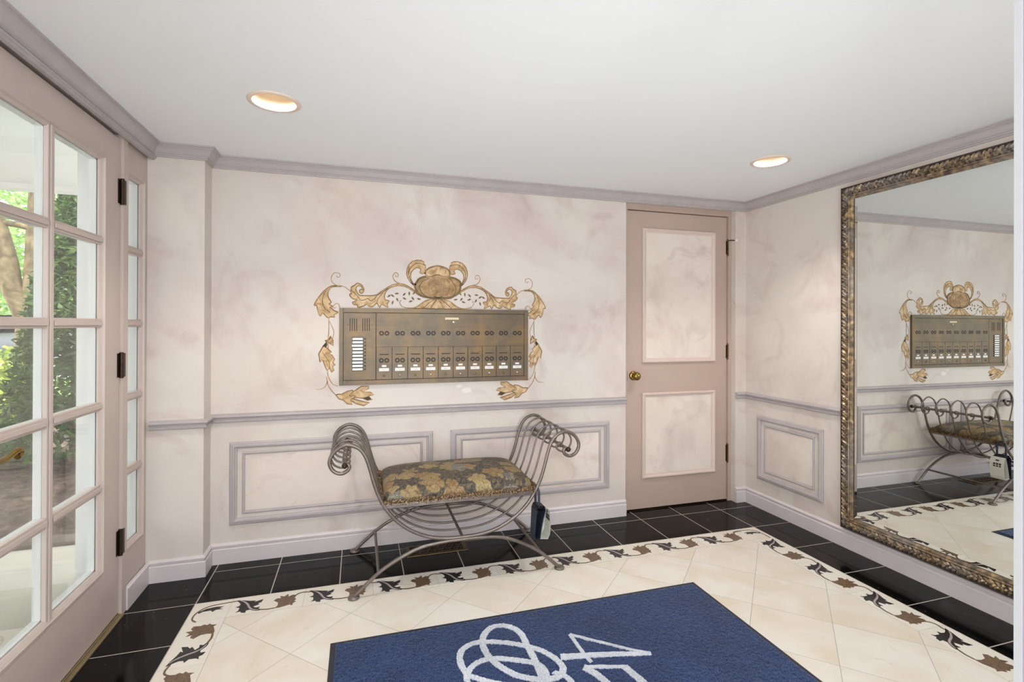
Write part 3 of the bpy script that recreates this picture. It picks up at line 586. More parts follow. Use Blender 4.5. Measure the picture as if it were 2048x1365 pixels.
up = lb('upper_door', M_bronze, mbx, .7955, 1.6850, 1.1385, 1.3305, .004, .0135, .001)
card = lb('card_label', M_ivory, up, 1.1905, 1.2735, 1.2950, 1.3080, .0135, .0142)
MB().lathe([(0, -.0185), (.006, -.018), (.007, -.016), (.0075, -.013)], L(1.2430, 0, 1.2805), 16, 'y').obj('lock', M_steel, up, smooth=50)
lb('keyhole', M_blackmetal, up, 1.2418, 1.2442, 1.2770, 1.2840, .0180, .0187)
def rosettes(x, z, parent):                               # pair of pierced flowers: six slots round each centre
    m = MB()
    for cx in (x-.0148, x+.0148):
        for k in range(8):
            a = math.pi*2*(k+.5)/8; ca, sa = math.cos(a), math.sin(a); q = []
            for (u, v) in ((.0058, -.0021), (.0130, -.0042), (.0144, 0), (.0130, .0042), (.0058, .0021)): q.append((cx+u*ca-v*sa-1.153, z+u*sa+v*ca-1.14))
            m.poly(q, XZ(0), .0130, .01385)
    m.obj('vent_rosette', M_blackmetal, parent)
DW = (1.6850-.7955)/10
for k in range(10):
    x0 = .7955+k*DW; xc = x0+DW/2
    rosettes(xc, 1.2145, up)
    d = lb('mailbox_door', M_bronze, mbx, x0+.0011, x0+DW-.0011, .9500, 1.1350, .004, .0135, .0008)
    lb('name_slot', M_blackmetal, d, xc-.026, xc+.026, 1.0910, 1.0955, .0132, .01385)
    rosettes(xc, 1.0585, d)
    n1 = lb('number_label', M_label, d, xc-.0125, xc+.0125, 1.0215, 1.0320, .0135, .0142)
    n2 = lb('name_label', M_label, d, xc-.0275, xc+.0275, .9970, 1.0145, .0135, .0143)
    w_ = R.uniform(.006, .014); lb('faded_print', M_ink, d, xc-w_, xc+w_, 1.0050, 1.0068, .0143, .0146)
    MB().lathe([(0, -.0180), (.0045, -.0178), (.0062, -.016), (.0066, -.013)], L(xc, 0, .9725), 14, 'y').obj('lock', M_steel if k % 2 else M_brass, d, smooth=50)
lb('top_ledge', M_bronze, mbx, .7955, 1.6850, 1.1355, 1.1388, .010, .0150)

# ---------------------------------------------------------------- painted scrollwork round the panel
def paint(name, stops, sc=14):
    m, n, l, b = mk(name); tc = n.new('ShaderNodeTexCoord'); a = noise(n, l, tc.outputs['Object'], sc, 6, .8, .6)
    r = ramp(n, stops); l.new(a.outputs['Fac'], r.inputs[0]); l.new(r.outputs[0], b.inputs['Base Color']); b.inputs['Roughness'].default_value = .6; b.inputs['Specular IOR Level'].default_value = .2
    return m
P_tan = paint('paint_tan', [(.32, (160, 124, 84)), (.5, (204, 172, 130)), (.68, (230, 206, 172))], 22)
P_mid = paint('paint_ochre', [(.34, (140, 108, 74)), (.5, (174, 140, 102)), (.68, (200, 168, 126))], 24)
P_dark = flat('paint_umber', (98, 72, 44), .6)
P_deep = flat('paint_dark_umber', (72, 54, 36), .6)
P_hi = flat('paint_highlight', (206, 176, 136), .6)
P_olive = paint('paint_olive', [(.3, (118, 96, 66)), (.7, (150, 124, 88))], 30)
mur = root('wall_mural', 'painted tan acanthus scrollwork with oval cartouche around the mailbox panel', 'mural', (1.147, 0, 1.40))
def MP(s): return lambda a, c, h: (s*a*.001, -h, c*.001-1.40)
def shape(name, key, s, mat=P_tan, h=.0008, out=2.6, sm=3, label=None):
    p = spline(MUR[key], sm, True) if sm > 1 else MUR[key]
    o = MB().poly(p, MP(s), 0, h).obj(name, mat, mur, label=label)
    if out: MB().stroke(list(p)+[p[0], p[1]], out*2.6, MP(s), h, h+.0002).obj('shading', P_mid if mat is P_tan else P_olive, o)
    if out: MB().stroke(list(p)+[p[0], p[1]], [out*(.55+.45*math.sin(i*.37)) for i in range(len(p)+2)], MP(s), h, h+.0003).obj('outline', P_dark, o)
    return o
def line(name, key, s, w0, w1, mat=P_dark, h=.0013):
    p = spline(MUR[key] if isinstance(key, str) else key, 6); n = len(p)
    return MB().stroke(p, [w0+(w1-w0)*i/(n-1) for i in range(n)], MP(s), 0, h).obj(name, mat, mur)
for s in (1, -1):
    shape('acanthus_leaf', 'leaf_outer', s); line('leaf_vein', 'vein_outer', s, 2, 4)
    line('stem', 'stem_outer', s, 5, 4, P_mid); line('tendril', 'tendril_outer', s, 5, 2.5, P_mid); line('tendril', 'curl', s, 5, 3, P_mid)
    shape('acanthus_scroll', 'leaf_mid', s, sm=2); line('leaf_vein', 'vein_mid', s, 3, 4); line('leaf_vein', 'vein_mid2', s, 2, 4)
    line('tendril', 'tendril_mid', s, 6, 2.5, P_mid)
    for i, (cx, cz) in enumerate(MUR['sprig']):
        a = (i*1.9+.6) % 3.1; ca, sa = math.cos(a), math.sin(a)
        q = [(cx+u*ca-v*sa, cz+u*sa+v*ca) for u, v in ((-13, 0), (-4, 5), (4, 5.5), (13, 0), (4, -5), (-4, -4.5))]
        o = MB().poly(q, MP(s), 0, .0008).obj('sprig_leaf', P_olive, mur); MB().stroke([q[0], ((q[0][0]+q[3][0])/2, (q[0][1]+q[3][1])/2), q[3]], 1.6, MP(s), .0008, .0011).obj('outline', P_dark, o)
    line('stem', 'drop1', s, 4, 5, P_mid); line('stem', 'drop2', s, 3, 4, P_mid)
    shape('drop_leaf', 'drop_leaf', s, sm=1); shape('oak_leaf', 'oak_leaf', s, sm=1); shape('leaf_fold', 'oak_dark', s, P_deep, .0014, 0, 1); line('leaf_vein', 'oak_vein', s, 2, 3)
    line('stem', 'stem_low', s, 5, 3, P_mid); line('stem', 'stem_low2', s, 4, 5, P_mid); line('stem', 'stem_low3', s, 5, 2, P_mid)
    shape('flower_bud', 'bud', s, sm=1); line('leaf_vein', 'bud_vein', s, 2, 4); shape('bud_shadow', 'bud_dark', s, P_deep, .0014, 0, 1)
    shape('cartouche_handle', 'handle', s, sm=1, out=2.2); line('leaf_vein', 'handle_vein', s, 3, 4)
    shape('ribbon_bow', 'bow', s, sm=1, out=2); line('ribbon_scroll', 'bow_stroke', s, 9, 4, P_mid); line('leaf_vein', 'bow_vein', s, 3, 4)
shape('cartouche_shield', 'shield', 1, P_mid, .0018, 5, 3)
shape('cartouche_crest', 'crest', 1, P_tan, .0026, 4, 3)
ov = shape('cartouche_oval', 'oval', 1, P_mid, .0024, 3, 3)
shape('cartouche_lobe', 'lobe', 1, P_tan, .0016, 3, 2)
MB().stroke(spline([(a*.965, 1510+(c-1510)*.955) for a, c in MUR['oval']], 3, True), 2.2, MP(1), .0024, .0029).obj('rim_highlight', P_hi, ov)
for dx, dz, mt, hh, lw in ((0, 0, P_deep, .0030, 4.2), (0, 0, P_hi, .0034, 1.7)):
    m = MB()
    for i_, st in enumerate(MUR['letters']):
        if i_ == 5: continue
        m.stroke(spline([(a+dx, c+dz) for a, c in st], 1 if i_ in (0, 1, 8, 9) else 5), lw, MP(1), .0024, hh)
    m.obj('lettering', mt, ov, label='raised-looking script lettering')
MB().poly([(x, z) for x, z in ((-10, 1422), (-26, 1434), (10, 1430), (34, 1436), (12, 1420))], MP(1), .0024, .0030).obj('ribbon_knot', P_deep, mur)

# ---------------------------------------------------------------- wrought iron bench
BX, BY = 1.193, -.305
bench = root('scroll_arm_bench', 'wrought iron bench with scrolled arms and floral tapestry cushion', 'bench', (BX, BY, 0))
half = [(0, .224), (.09, .228), (.17, .245), (.25, .283), (.317, .336), (.365, .396), (.400, .462), (.424, .532), (.444, .605), (.464, .658), (.495, .694), (.545, .710), (.594, .685), (.618, .640), (.604, .598), (.570, .580), (.540, .592), (.532, .612), (.545, .626)]
prof = [(-a, z) for a, z in half[::-1]]+half[1:]
rod = spline(prof, 5)
ys = [-.250+k*.100 for k in range(6)]
for k, y in enumerate(ys):
    MB().tube([(a, y, z) for a, z in rod], .0088 if k in (0, 5) else .0052, 10 if k in (0, 5) else 8).obj('rod', M_iron, bench, smooth=60)
for s in (-1, 1):
    sb = MB().tube([(s*.552, -.262, .619), (s*.552, .262, .619)], .0085, 10).obj('scroll_bar', M_iron, bench, smooth=60)
    for y in (-.266, .266): MB().lathe([(0, -.012), (.009, -.010), (.013, -.003), (.013, .004), (.008, .010), (0, .012)], (s*.552, y, .619), 14, 'y').obj('finial', M_hinge, sb, smooth=60)
    for y in ys[1:5]: MB().lathe([(.0085, -.012), (.014, -.009), (.015, 0), (.014, .009), (.0085, .012)], (s*.552, y, .619), 14, 'y').obj('collar', M_iron, sb, smooth=60)
arch = [(-.508, .008), (-.445, .064), (-.385, .112), (-.300, .160), (-.200, .198), (-.100, .211), (0, .213), (.100, .211), (.200, .198), (.300, .160), (.385, .112), (.445, .064), (.508, .008)]
for y in (-.250, .250):
    MB().tube([(a, y, z) for a, z in spline(arch, 4)], .0088, 10).obj('leg', M_iron, bench, smooth=60)
    for s in (-1, 1): MB().lathe([(0, 0), (.026, 0), (.027, .004), (.025, .009), (.013, .013), (.0, .014)], (s*.510, y, 0.0008), 18).obj('foot', M_iron, bench, smooth=50)
for s in (-1, 1): MB().tube([(s*.400, -.250, .103), (s*.400, .250, .103)], .0075, 8).obj('stretcher', M_iron, bench, smooth=60)
MB().tube([(0, -.250, .222), (0, .250, .222)], .0075, 8).obj('stretcher', M_iron, bench, smooth=60)
sf = MB()
for y in (-.250, .250): sf.box(-.382, .382, y-.006, y+.006, .398, .420)
for x in (-.376, .376): sf.box(x-.006, x+.006, -.244, .244, .398, .420)
sf.obj('seat_frame', M_iron, bench, bevel=.003)
def tapestry():
    m, n, l, b = mk('floral_tapestry'); tc = n.new('ShaderNodeTexCoord'); v = tc.outputs['Object']
    ds = noise(n, l, v, 7, 4); ad = n.new('ShaderNodeMix'); ad.data_type = 'RGBA'; ad.inputs[0].default_value = .10; l.new(v, ad.inputs[6]); l.new(ds.outputs['Color'], ad.inputs[7]); vv = ad.outputs[2]
    vo = n.new('ShaderNodeTexVoronoi'); vo.inputs['Scale'].default_value = 10.0; vo.inputs['Randomness'].default_value = .8; l.new(vv, vo.inputs['Vector'])
    sp = n.new('ShaderNodeSeparateColor'); l.new(vo.outputs['Color'], sp.inputs[0])
    pet = ramp(n, [(.0, (152, 116, 82)), (.25, (166, 140, 100)), (.45, (180, 158, 114)), (.68, (136, 120, 88)), (.82, (148, 148, 140)), (1., (112, 108, 104))]); l.new(sp.outputs[0], pet.inputs[0])
    # petals: lobes and creases round the centre of every flower
    dv = n.new('ShaderNodeVectorMath'); dv.operation = 'SUBTRACT'; l.new(vv, dv.inputs[0]); l.new(vo.outputs['Position'], dv.inputs[1])
    xy = n.new('ShaderNodeSeparateXYZ'); l.new(dv.outputs[0], xy.inputs[0])
    def mth(op, a, b_=None):
        q = n.new('ShaderNodeMath'); q.operation = op
        for k_, x_ in ((0, a), (1, b_)):
            if x_ is None: continue
            if hasattr(x_, 'links'): l.new(x_, q.inputs[k_])
            else: q.inputs[k_].default_value = x_
        return q.outputs[0]
    th = mth('ADD', mth('ARCTAN2', xy.outputs[1], xy.outputs[0]), mth('MULTIPLY', sp.outputs[1], 6.28))
    lobe = mth('ABSOLUTE', mth('SINE', mth('MULTIPLY', th, 2.5)))            # five petals
    dist = mth('SUBTRACT', vo.outputs['Distance'], mth('MULTIPLY', lobe, .13))
    crease = mth('SUBTRACT', 1.0, mth('MULTIPLY', lobe, 3.2)); rc = ramp(n, [(.0, (0, 0, 0, 1)), (1., (.8, .8, .8, 1))]); l.new(crease, rc.inputs[0])
    flower = mix(n, l, rc.outputs[0], pet.outputs[0], (104, 82, 56))
    ring = mth('SINE', mth('MULTIPLY', dist, 46)); rs = ramp(n, [(.6, (0, 0, 0, 1)), (1., (.55, .55, .55, 1))]); l.new(ring, rs.inputs[0])
    flower = mix(n, l, rs.outputs[0], flower, (118, 92, 62))
    hl = noise(n, l, v, 60, 4, 1.5); rh = ramp(n, [(.5, (0, 0, 0, 1)), (.7, (.6, .6, .6, 1))]); l.new(hl.outputs['Fac'], rh.inputs[0]); flower = mix(n, l, rh.outputs[0], flower, (206, 186, 146))
    bgN = noise(n, l, v, 30, 6, 2.5, .65); bg = ramp(n, [(.33, (58, 56, 58)), (.48, (92, 86, 80)), (.60, (130, 113, 86)), (.74, (170, 150, 110))]); l.new(bgN.outputs['Fac'], bg.inputs[0])
    msk = ramp(n, [(.41, (1, 1, 1, 1)), (.45, (0, 0, 0, 1))]); l.new(dist, msk.inputs[0])
    c = mix(n, l, msk.outputs[0], bg.outputs[0], flower)
    wv = noise(n, l, v, 420, 2); r4 = ramp(n, [(.35, (.62, .62, .62, 1)), (.65, (1, 1, 1, 1))]); l.new(wv.outputs['Fac'], r4.inputs[0]); c = mix(n, l, 1., c, r4.outputs[0], 'MULTIPLY')
    l.new(c, b.inputs['Base Color']); b.inputs['Roughness'].default_value = .62; b.inputs['Sheen Weight'].default_value = .03; b.inputs['Specular IOR Level'].default_value = .2
    bp = n.new('ShaderNodeBump'); bp.inputs['Strength'].default_value = .12; bp.inputs['Distance'].default_value = .005; l.new(wv.outputs['Fac'], bp.inputs['Height']); l.new(bp.outputs[0], b.inputs['Normal'])
    return m
def cushion():
    m = MB(); nu, nv = 44, 30; a, c = .388, .252
    top = []
    for j in range(nv+1):
        for i in range(nu+1):
            u, v = -1+2*i/nu, -1+2*j/nv
            e = 1-(abs(u)**7); f = 1-(abs(v)**5); h = (max(e, 0)*max(f, 0))**.42
            ed = .97+.03*h
            # rounded corners
            k = max(0, abs(u)-.86)/.14; q = max(0, abs(v)-.80)/.20; cr = 1-.045*(k*q)
            z = .424+.066*h+.016*(1-u*u)*(1-v*v)
            m.v.append((u*a*ed*cr, v*c*ed*cr, z))
    for j in range(nv):
        for i in range(nu): p = j*(nu+1)+i; m.f.append((p, p+1, p+nu+2, p+nu+1))
    ring = [j for j in range(nu+1)]+[k*(nu+1)+nu for k in range(1, nv+1)]+[nv*(nu+1)+k for k in range(nu-1, -1, -1)]+[k*(nu+1) for k in range(nv-1, 0, -1)]
    i0 = len(m.v)
    for p in ring: x, y, z = m.v[p]; m.v.append((x*.985, y*.98, .419))
    for k in range(len(ring)): j = (k+1) % len(ring); m.f.append((ring[k], ring[j], i0+j, i0+k))
    m.f.append(tuple(i0+k for k in range(len(ring))))
    o = m.obj('cushion', tapestry(), bench, smooth=70)
    mf, n, l, b = mk('gold_brown_fringe'); tc = n.new('ShaderNodeTexCoord'); z = noise(n, l, tc.outputs['Object'], 160, 3); r = ramp(n, [(.36, (48, 38, 32)), (.5, (112, 86, 58)), (.66, (184, 150, 106))]); l.new(z.outputs['Fac'], r.inputs[0]); l.new(r.outputs[0], b.inputs['Base Color']); b.inputs['Roughness'].default_value = .8
    f = MB(); RR = random.Random(5)
    def tuft(x, y, nx_, ny_):
        for q in range(3):
            dx, dy, dz = RR.uniform(-.005, .005), RR.uniform(-.005, .005), RR.uniform(.415, .441)
            o_ = RR.uniform(.003, .014); s_ = RR.uniform(.003, .0055); i = len(f.v)
            cx, cy = x+dx+nx_*o_, y+dy+ny_*o_
            f.v += [(cx-s_, cy-s_, dz-.006), (cx+s_, cy-s_, dz-.005), (cx+s_, cy+s_, dz-.006), (cx-s_, cy+s_, dz-.004), (cx+RR.uniform(-.004, .004), cy+RR.uniform(-.004, .004), dz+.004)]
            f.f += [(i, i+1, i+4), (i+1, i+2, i+4), (i+2, i+3, i+4), (i+3, i, i+4), (i, i+3, i+2, i+1)]
    A, Cc = .376, .243
    for k in range(190): x = -A+2*A*k/189; tuft(x, -Cc, 0, -1); tuft(x, Cc, 0, 1)
    for k in range(120): y = -Cc+2*Cc*k/119; tuft(-A, y, -1, 0); tuft(A, y, 1, 0)
    f.obj('fringe', mf, o, kind='stuff', label='looped gold and brown fringe')
cushion()

# ---------------------------------------------------------------- key lockbox hanging from the seat rail
M_navy = flat('lockbox_navy', (48, 54, 68), .45); M_putty = flat('lockbox_putty', (222, 220, 210), .4); M_dk = flat('lockbox_dark', (34, 34, 38), .5)
lk = root('key_lockbox', 'putty white and navy key lockbox hanging from the bench rail by a dark shackle', 'lockbox', (1.585, -.545, .178))
def prism_y(m, pts, y0, y1): m.poly(pts, lambda a, c, h: (a, h, c), y0, y1)
m = MB(); prism_y(m, [(-.026, .004), (.000, .000), (.006, .05), (.016, .10), (.030, .142), (.028, .152), (-.014, .156), (-.020, .140)], -.041, .041); m.obj('back_shell', M_navy, lk, bevel=.004)
m = MB(); prism_y(m, [(.002, .001), (.042, -.004), (.053, .02), (.058, .075), (.055, .118), (.046, .148), (.036, .152), (.022, .10), (.010, .05)], -.043, .043); bo = m.obj('front_shell', M_putty, lk, bevel=.005)
m = MB(); prism_y(m, [(-.018, .143), (.030, .140), (.028, .162), (-.014, .166)], -.034, .034); m.obj('top_cap', M_dk, lk, bevel=.003)
MB().tube(spline([(.000, -.022, .155), (.000, -.022, .225), (-.004, -.012, .252), (-.006, .006, .258), (-.004, .024, .25), (.000, .030, .225), (.000, .030, .155)], 4), .0065, 10).obj('shackle', M_navy, lk, smooth=60)
for j in range(2):
    for i in range(3): MB().box(.0545, .0574, -.024+i*.017, -.012+i*.017, .098-j*.016, .110-j*.016).obj('key_button', M_dk, bo)
MB().box(.046, .0530, -.010, .010, .122, .134).obj('status_window', M_dk, bo)

# ---------------------------------------------------------------- floor register
vt = root('floor_register', 'antique brass scroll floor vent in the black tiles under the bench', 'floor vent', (1.125, -.148, 0))
b = MB(); b.sweep([(-.170, -.066), (.170, -.066), (.170, .066), (-.170, .066)], [(0, .0005), (.002, .004), (.008, .0055), (.020, .0055), (.024, .003), (.024, .0005)], XY, True); b.obj('frame', M_dbrass, vt, smooth=25)
MB().quad((-.148, -.044, .0008), (.148, -.044, .0008), (.148, .044, .0008), (-.148, .044, .0008)).obj('dark_duct', M_blackmetal, vt)
for k in range(7):
    cx = -.126+k*.042
    for s in (-1, 1):
        sp = [(cx+s*.019*math.cos(t)*(1-t/9), s*.020+.019*math.sin(t)*(1-t/9)) for t in [i*.5 for i in range(13)]]
        MB().stroke(sp, .0055, XY, .0008, .0042).obj('scroll', M_dbrass, vt)
    MB().stroke([(cx-.021, -.044), (cx, 0), (cx+.021, .044)], .005, XY, .0008, .0040).obj('bar', M_dbrass, vt)

# ---------------------------------------------------------------- blue entrance mat
MX0, MX1, MY0, MY1 = .598, 2.283, -2.075, -.874
mat = root('entrance_mat', 'navy blue carpet entrance mat with pale monogram and number', 'mat', ((MX0+MX1)/2, (MY0+MY1)/2, 0))
ox, oy = (MX0+MX1)/2, (MY0+MY1)/2
M_rub = flat('mat_rubber', (42, 44, 56), .6, bump=.1)
m = MB(); m.sweep([(MX0-ox, MY0-oy), (MX1-ox, MY0-oy), (MX1-ox, MY1-oy), (MX0-ox, MY1-oy)], [(0, .0005), (.003, .003), (.024, .0035), (.026, .001)], XY, True); m.obj('rubber_edge', M_rub, mat)
def pile_mat(name, c0, c1, c2):
    mm, n, l, bb = mk(name); tc = n.new('ShaderNodeTexCoord'); v = tc.outputs['Object']
    a = noise(n, l, v, 230, 3, .5, .7); r = ramp(n, [(.36, c0), (.52, c1), (.70, c2)]); l.new(a.outputs['Fac'], r.inputs[0])
    d = noise(n, l, v, 4, 5, .5); rd = ramp(n, [(.3, (.78, .78, .78, 1)), (.7, (1.1, 1.1, 1.1, 1))]); l.new(d.outputs['Fac'], rd.inputs[0])
    l.new(mix(n, l, 1., r.outputs[0], rd.outputs[0], 'MULTIPLY'), bb.inputs['Base Color']); bb.inputs['Roughness'].default_value = .95; bb.inputs['Specular IOR Level'].default_value = .1; bb.inputs['Sheen Weight'].default_value = .3
    return mm
M_pile = pile_mat('navy_pile', (14, 29, 58), (34, 55, 98), (72, 96, 146)); M_pale = pile_mat('pale_pile', (170, 176, 188), (208, 212, 220), (232, 234, 238))
def grid_pile():
    e = .020; st = .0042; nx_, ny_ = int((MX1-MX0-2*e)/st), int((MY1-MY0-2*e)/st)
    rg = np.random.default_rng(2)
    X, Y = np.meshgrid(np.linspace(MX0+e, MX1-e, nx_+1)-ox, np.linspace(MY0+e, MY1-e, ny_+1)-oy)
    Z = .0062+rg.random(X.shape)*.0042; X = X+(rg.random(X.shape)-.5)*st*.6; Y = Y+(rg.random(Y.shape)-.5)*st*.6
    Z[0, :] = Z[-1, :] = .002; Z[:, 0] = Z[:, -1] = .002
    V = np.stack([X.ravel(), Y.ravel(), Z.ravel()], 1)
    I = np.arange((nx_+1)*(ny_+1)).reshape(ny_+1, nx_+1); F = np.stack([I[:-1, :-1].ravel(), I[:-1, 1:].ravel(), I[1:, 1:].ravel(), I[1:, :-1].ravel()], 1)
    me = bpy.data.meshes.new('pile'); me.vertices.add(len(V)); me.vertices.foreach_set('co', V.ravel().astype(np.float32))
    me.loops.add(F.size); me.loops.foreach_set('vertex_index', F.ravel().astype(np.int32)); me.polygons.add(len(F)); me.polygons.foreach_set('loop_start', np.arange(0, F.size, 4, dtype=np.int32)); me.update(); me.validate()
    link('pile', me, M_pile, mat, kind='stuff', label='navy cut pile')
grid_pile()
def inlay(name, paths):
    mb = MB(); RR = random.Random(9)
    for pts, w0, w1 in paths:
        p = spline([(a*.001-ox, c*.001-oy) for a, c in pts], 14); n = len(p)
        q = [(x+RR.uniform(-.0007, .0007), y+RR.uniform(-.0007, .0007)) for x, y in p]
        mb.stroke(q, [(w0+(w1-w0)*i/(n-1))*RR.uniform(.9, 1.1) for i in range(n)], lambda a, c, h: (a, c, h+RR.uniform(-.0008, .0008)), .006, .0112)
    return mb.obj(name, M_pale, mat)
inlay('monogram', [(LOGO['loop1'], .024, .026), (LOGO['loop2'], .022, .026), (LOGO['loop3']+[(1240, -1330), (1330, -1400)], .022, .022), ([(1329, -1328), (1322, -1400), (1300, -1480), (1240, -1520), (1170, -1500), (1110, -1430), (1080, -1340), (1070, -1251)], .026, .024), ([(1340, -1331), (1345, -1400), (1390, -1440), (1420, -1400), (1416, -1330), (1380, -1290)], .024, .020)])
inlay('digit', [(LOGO['four'][0], .015, .012), (LOGO['four'][1], .034, .020), (LOGO['four'][2], .015, .015)])
inlay('digit', [(LOGO['five'][0], .018, .016), (LOGO['five'][1]+[(1668, -1470)], .030, .028), (LOGO['five'][2]+[(1540, -1430), (1515, -1480), (1470, -1490), (1440, -1460), (1432, -1400)], .030, .020)])
inlay('digit', [([(1640, -1600), (1560, -1545), (1470, -1560), (1440, -1620), (1480, -1680), (1570, -1690), (1640, -1650), (1640, -1600)], .028, .028)])

# worn, repainted patch under the mailboxes
pm = flat('patch_paint', (232, 226, 222), .6)
for q in ([(1.262, .900), (1.290, .906), (1.296, .892), (1.275, .886)], [(1.300, .880), (1.345, .884), (1.352, .862), (1.320, .852), (1.298, .862)]):
    MB().poly(spline(q, 4, True), XZ(0), 0, .0004).obj('paint_patch', pm, bpy.data.objects['wall_back'])
# ---------------------------------------------------------------- outside: porch, planting bed, trees, street
M_conc = flat('porch_concrete', (196, 190, 178), .8, bump=.15, bscale=30, var=.08, vscale=3)
M_edge = flat('stone_edging', (120, 108, 98), .9, bump=.4, bscale=25, var=.2, vscale=8)
M_mulch = paint('bark_mulch', [(.3, (58, 46, 42)), (.5, (96, 80, 72)), (.7, (140, 120, 108))], 16)
M_drive = flat('driveway', (226, 224, 222), .9, var=.05)
M_lawn = paint('lawn', [(.3, (92, 128, 60)), (.7, (160, 184, 110))], 8)
M_bark = paint('tree_bark', [(.3, (92, 80, 60)), (.5, (132, 116, 88)), (.7, (160, 144, 112))], 9)
def leafmat(name, a, c, d):
    m, n, l, b = mk(name); g = n.new('ShaderNodeNewGeometry'); r = ramp(n, [(0, a), (.5, c), (1, d)]); z = noise(n, l, g.outputs['Position'], 9, 4); rr = n.new('ShaderNodeMapRange'); rr.inputs[1].default_value = .3; rr.inputs[2].default_value = .7
    l.new(z.outputs['Fac'], rr.inputs[0]); l.new(rr.outputs[0], r.inputs[0]); l.new(r.outputs[0], b.inputs['Base Color']); b.inputs['Roughness'].default_value = .6
    t = n.new('ShaderNodeBsdfTranslucent'); l.new(r.outputs[0], t.inputs[0]); s = n.new('ShaderNodeMixShader'); s.inputs[0].default_value = .35
    l.new(b.outputs[0], s.inputs[1]); l.new(t.outputs[0], s.inputs[2]); l.new(s.outputs[0], n['Material Output'].inputs[0]); return m
M_ever = leafmat('evergreen_needles', (52, 76, 44), (82, 112, 62), (120, 150, 82))
M_lime = leafmat('lime_leaves', (130, 160, 60), (176, 196, 92), (214, 222, 130))
M_tree = leafmat('maple_leaves', (110, 150, 80), (160, 192, 120), (205, 224, 170))
MB().box(-14, -.34, -8, .54, -.12, -.02).obj('porch_floor', M_conc, kind='structure', label='pale concrete porch floor outside the glazed doors')
b = MB(); b.box(-7, -.45, -8, 1.68, 2.30, 2.40); b.box(-7, -.45, 1.60, 1.72, 2.26, 2.44); b.obj('porch_ceiling', M_porch, kind='structure', label='white porch ceiling seen through the top panes')
RE = random.Random(11)
x = -6.0
eg = root('stone_edging', 'row of stone edging along the planting bed', 'edging', (-2, .61, -.02))
while x < -.5:
    w = RE.uniform(.22, .4); m = MB(); m.box(x+2, x+2+w-.012, -.068, .068+RE.uniform(-.01, .01), -.06, RE.uniform(.02, .035)); m.obj('edging_stone', M_edge, eg, bevel=.012); x += w
def ground(name, x0, x1, y0, y1, nx_, ny_, f, mat, **k):
    m = MB()
    for j in range(ny_+1):
        for i in range(nx_+1): X, Y = x0+(x1-x0)*i/nx_, y0+(y1-y0)*j/ny_; m.v.append((X, Y, f(X, Y)))
    for j in range(ny_):
        for i in range(nx_): p = j*(nx_+1)+i; m.f.append((p, p+1, p+nx_+2, p+nx_+1))
    return m.obj(name, mat, smooth=60, **k)
gz = lambda X, Y: -.03+.05*max(0, min(1, (Y-.7)/3))
RG = random.Random(4)
ground('planting_bed', -7, -.45, .66, 6.2, 90, 80, lambda X, Y: gz(X, Y)+RG.uniform(-.016, .016), M_mulch, kind='structure', label='brown bark mulch planting bed')
ground('lawn', -60, 20, 6.0, 11, 20, 4, lambda X, Y: 0.0, M_lawn, kind='structure', label='sunlit lawn beyond the planting bed')
ground('street', -60, 20, 10.9, 60, 4, 4, lambda X, Y: 0.01, M_drive, kind='structure', label='bright pavement beyond the garden')
def leaves(name, mat, parent, c, rad, n, size, seed, droop=0., asp=.5, hollow=.35, shape_=None):
    rg = np.random.default_rng(seed); V = []; F = []
    d = rg.normal(size=(n, 3)); d /= np.linalg.norm(d, axis=1)[:, None]; r = hollow+(1-hollow)*rg.random(n)**.5
    lump = 1+.18*np.sin(d[:, 0]*6+seed)*np.sin(d[:, 2]*7+seed*2)
    P = d*(r*lump)[:, None]*np.array(rad)
    if shape_ == 'cone': hgt = rg.random(n); rr = (1-hgt)**.75*(.55+.45*rg.random(n))+.05; a = rg.random(n)*6.283; P = np.stack([np.cos(a)*rr*rad[0], np.sin(a)*rr*rad[1], (hgt*2-1)*rad[2]], 1)
    P = P+np.array(c)
    a = rg.random(n)*6.283; b_ = rg.normal(size=n)*.5-droop
    t = np.stack([np.cos(a)*np.cos(b_), np.sin(a)*np.cos(b_), np.sin(b_)], 1); s = np.cross(t, rg.normal(size=(n, 3))); s /= np.linalg.norm(s, axis=1)[:, None]
    L_ = size*(.6+.8*rg.random(n))[:, None]
    A = P-t*L_/2; B = P+s*L_*asp/2; Cc = P+t*L_/2; D = P-s*L_*asp/2
    V = np.stack([A, B, Cc, D], 1).reshape(-1, 3)
    me = bpy.data.meshes.new(name); N = n*4; me.vertices.add(N); me.vertices.foreach_set('co', V.ravel().astype(np.float32)); me.loops.add(N); me.loops.foreach_set('vertex_index', np.arange(N, dtype=np.int32)); me.polygons.add(n); me.polygons.foreach_set('loop_start', np.arange(0, N, 4, dtype=np.int32)); me.update(); me.validate()
    return link(name, me, mat, parent, kind='stuff')
# forked tree
tr = root('forked_tree', 'thick forked grey-brown tree trunk behind the evergreen', 'tree', (-3.02, 4.42, 0))
MB().tube(spline([(-.02, 0, -.05), (0, 0, .6), (-.02, 0, 1.15), (.02, .02, 1.6), (.04, .05, 2.6), (.08, .1, 4.2), (.10, .1, 6.0)], 5), [.17-.0022*i for i in range(31)], 14).obj('trunk', M_bark, tr, smooth=60)
MB().tube(spline([(-.02, 0, 1.12), (-.10, -.02, 1.45), (-.20, -.04, 1.72), (-.24, -.04, 2.0), (-.36, -.05, 2.5), (-.7, -.1, 3.8), (-1.2, -.2, 5.5)], 5), [.115-.001*i for i in range(31)], 12).obj('limb', M_bark, tr, smooth=60)
MB().tube(spline([(-.34, -.05, 2.45), (-.1, -.03, 2.42), (.12, 0, 2.34)], 4), .035, 8).obj('limb', M_bark, tr, smooth=60)
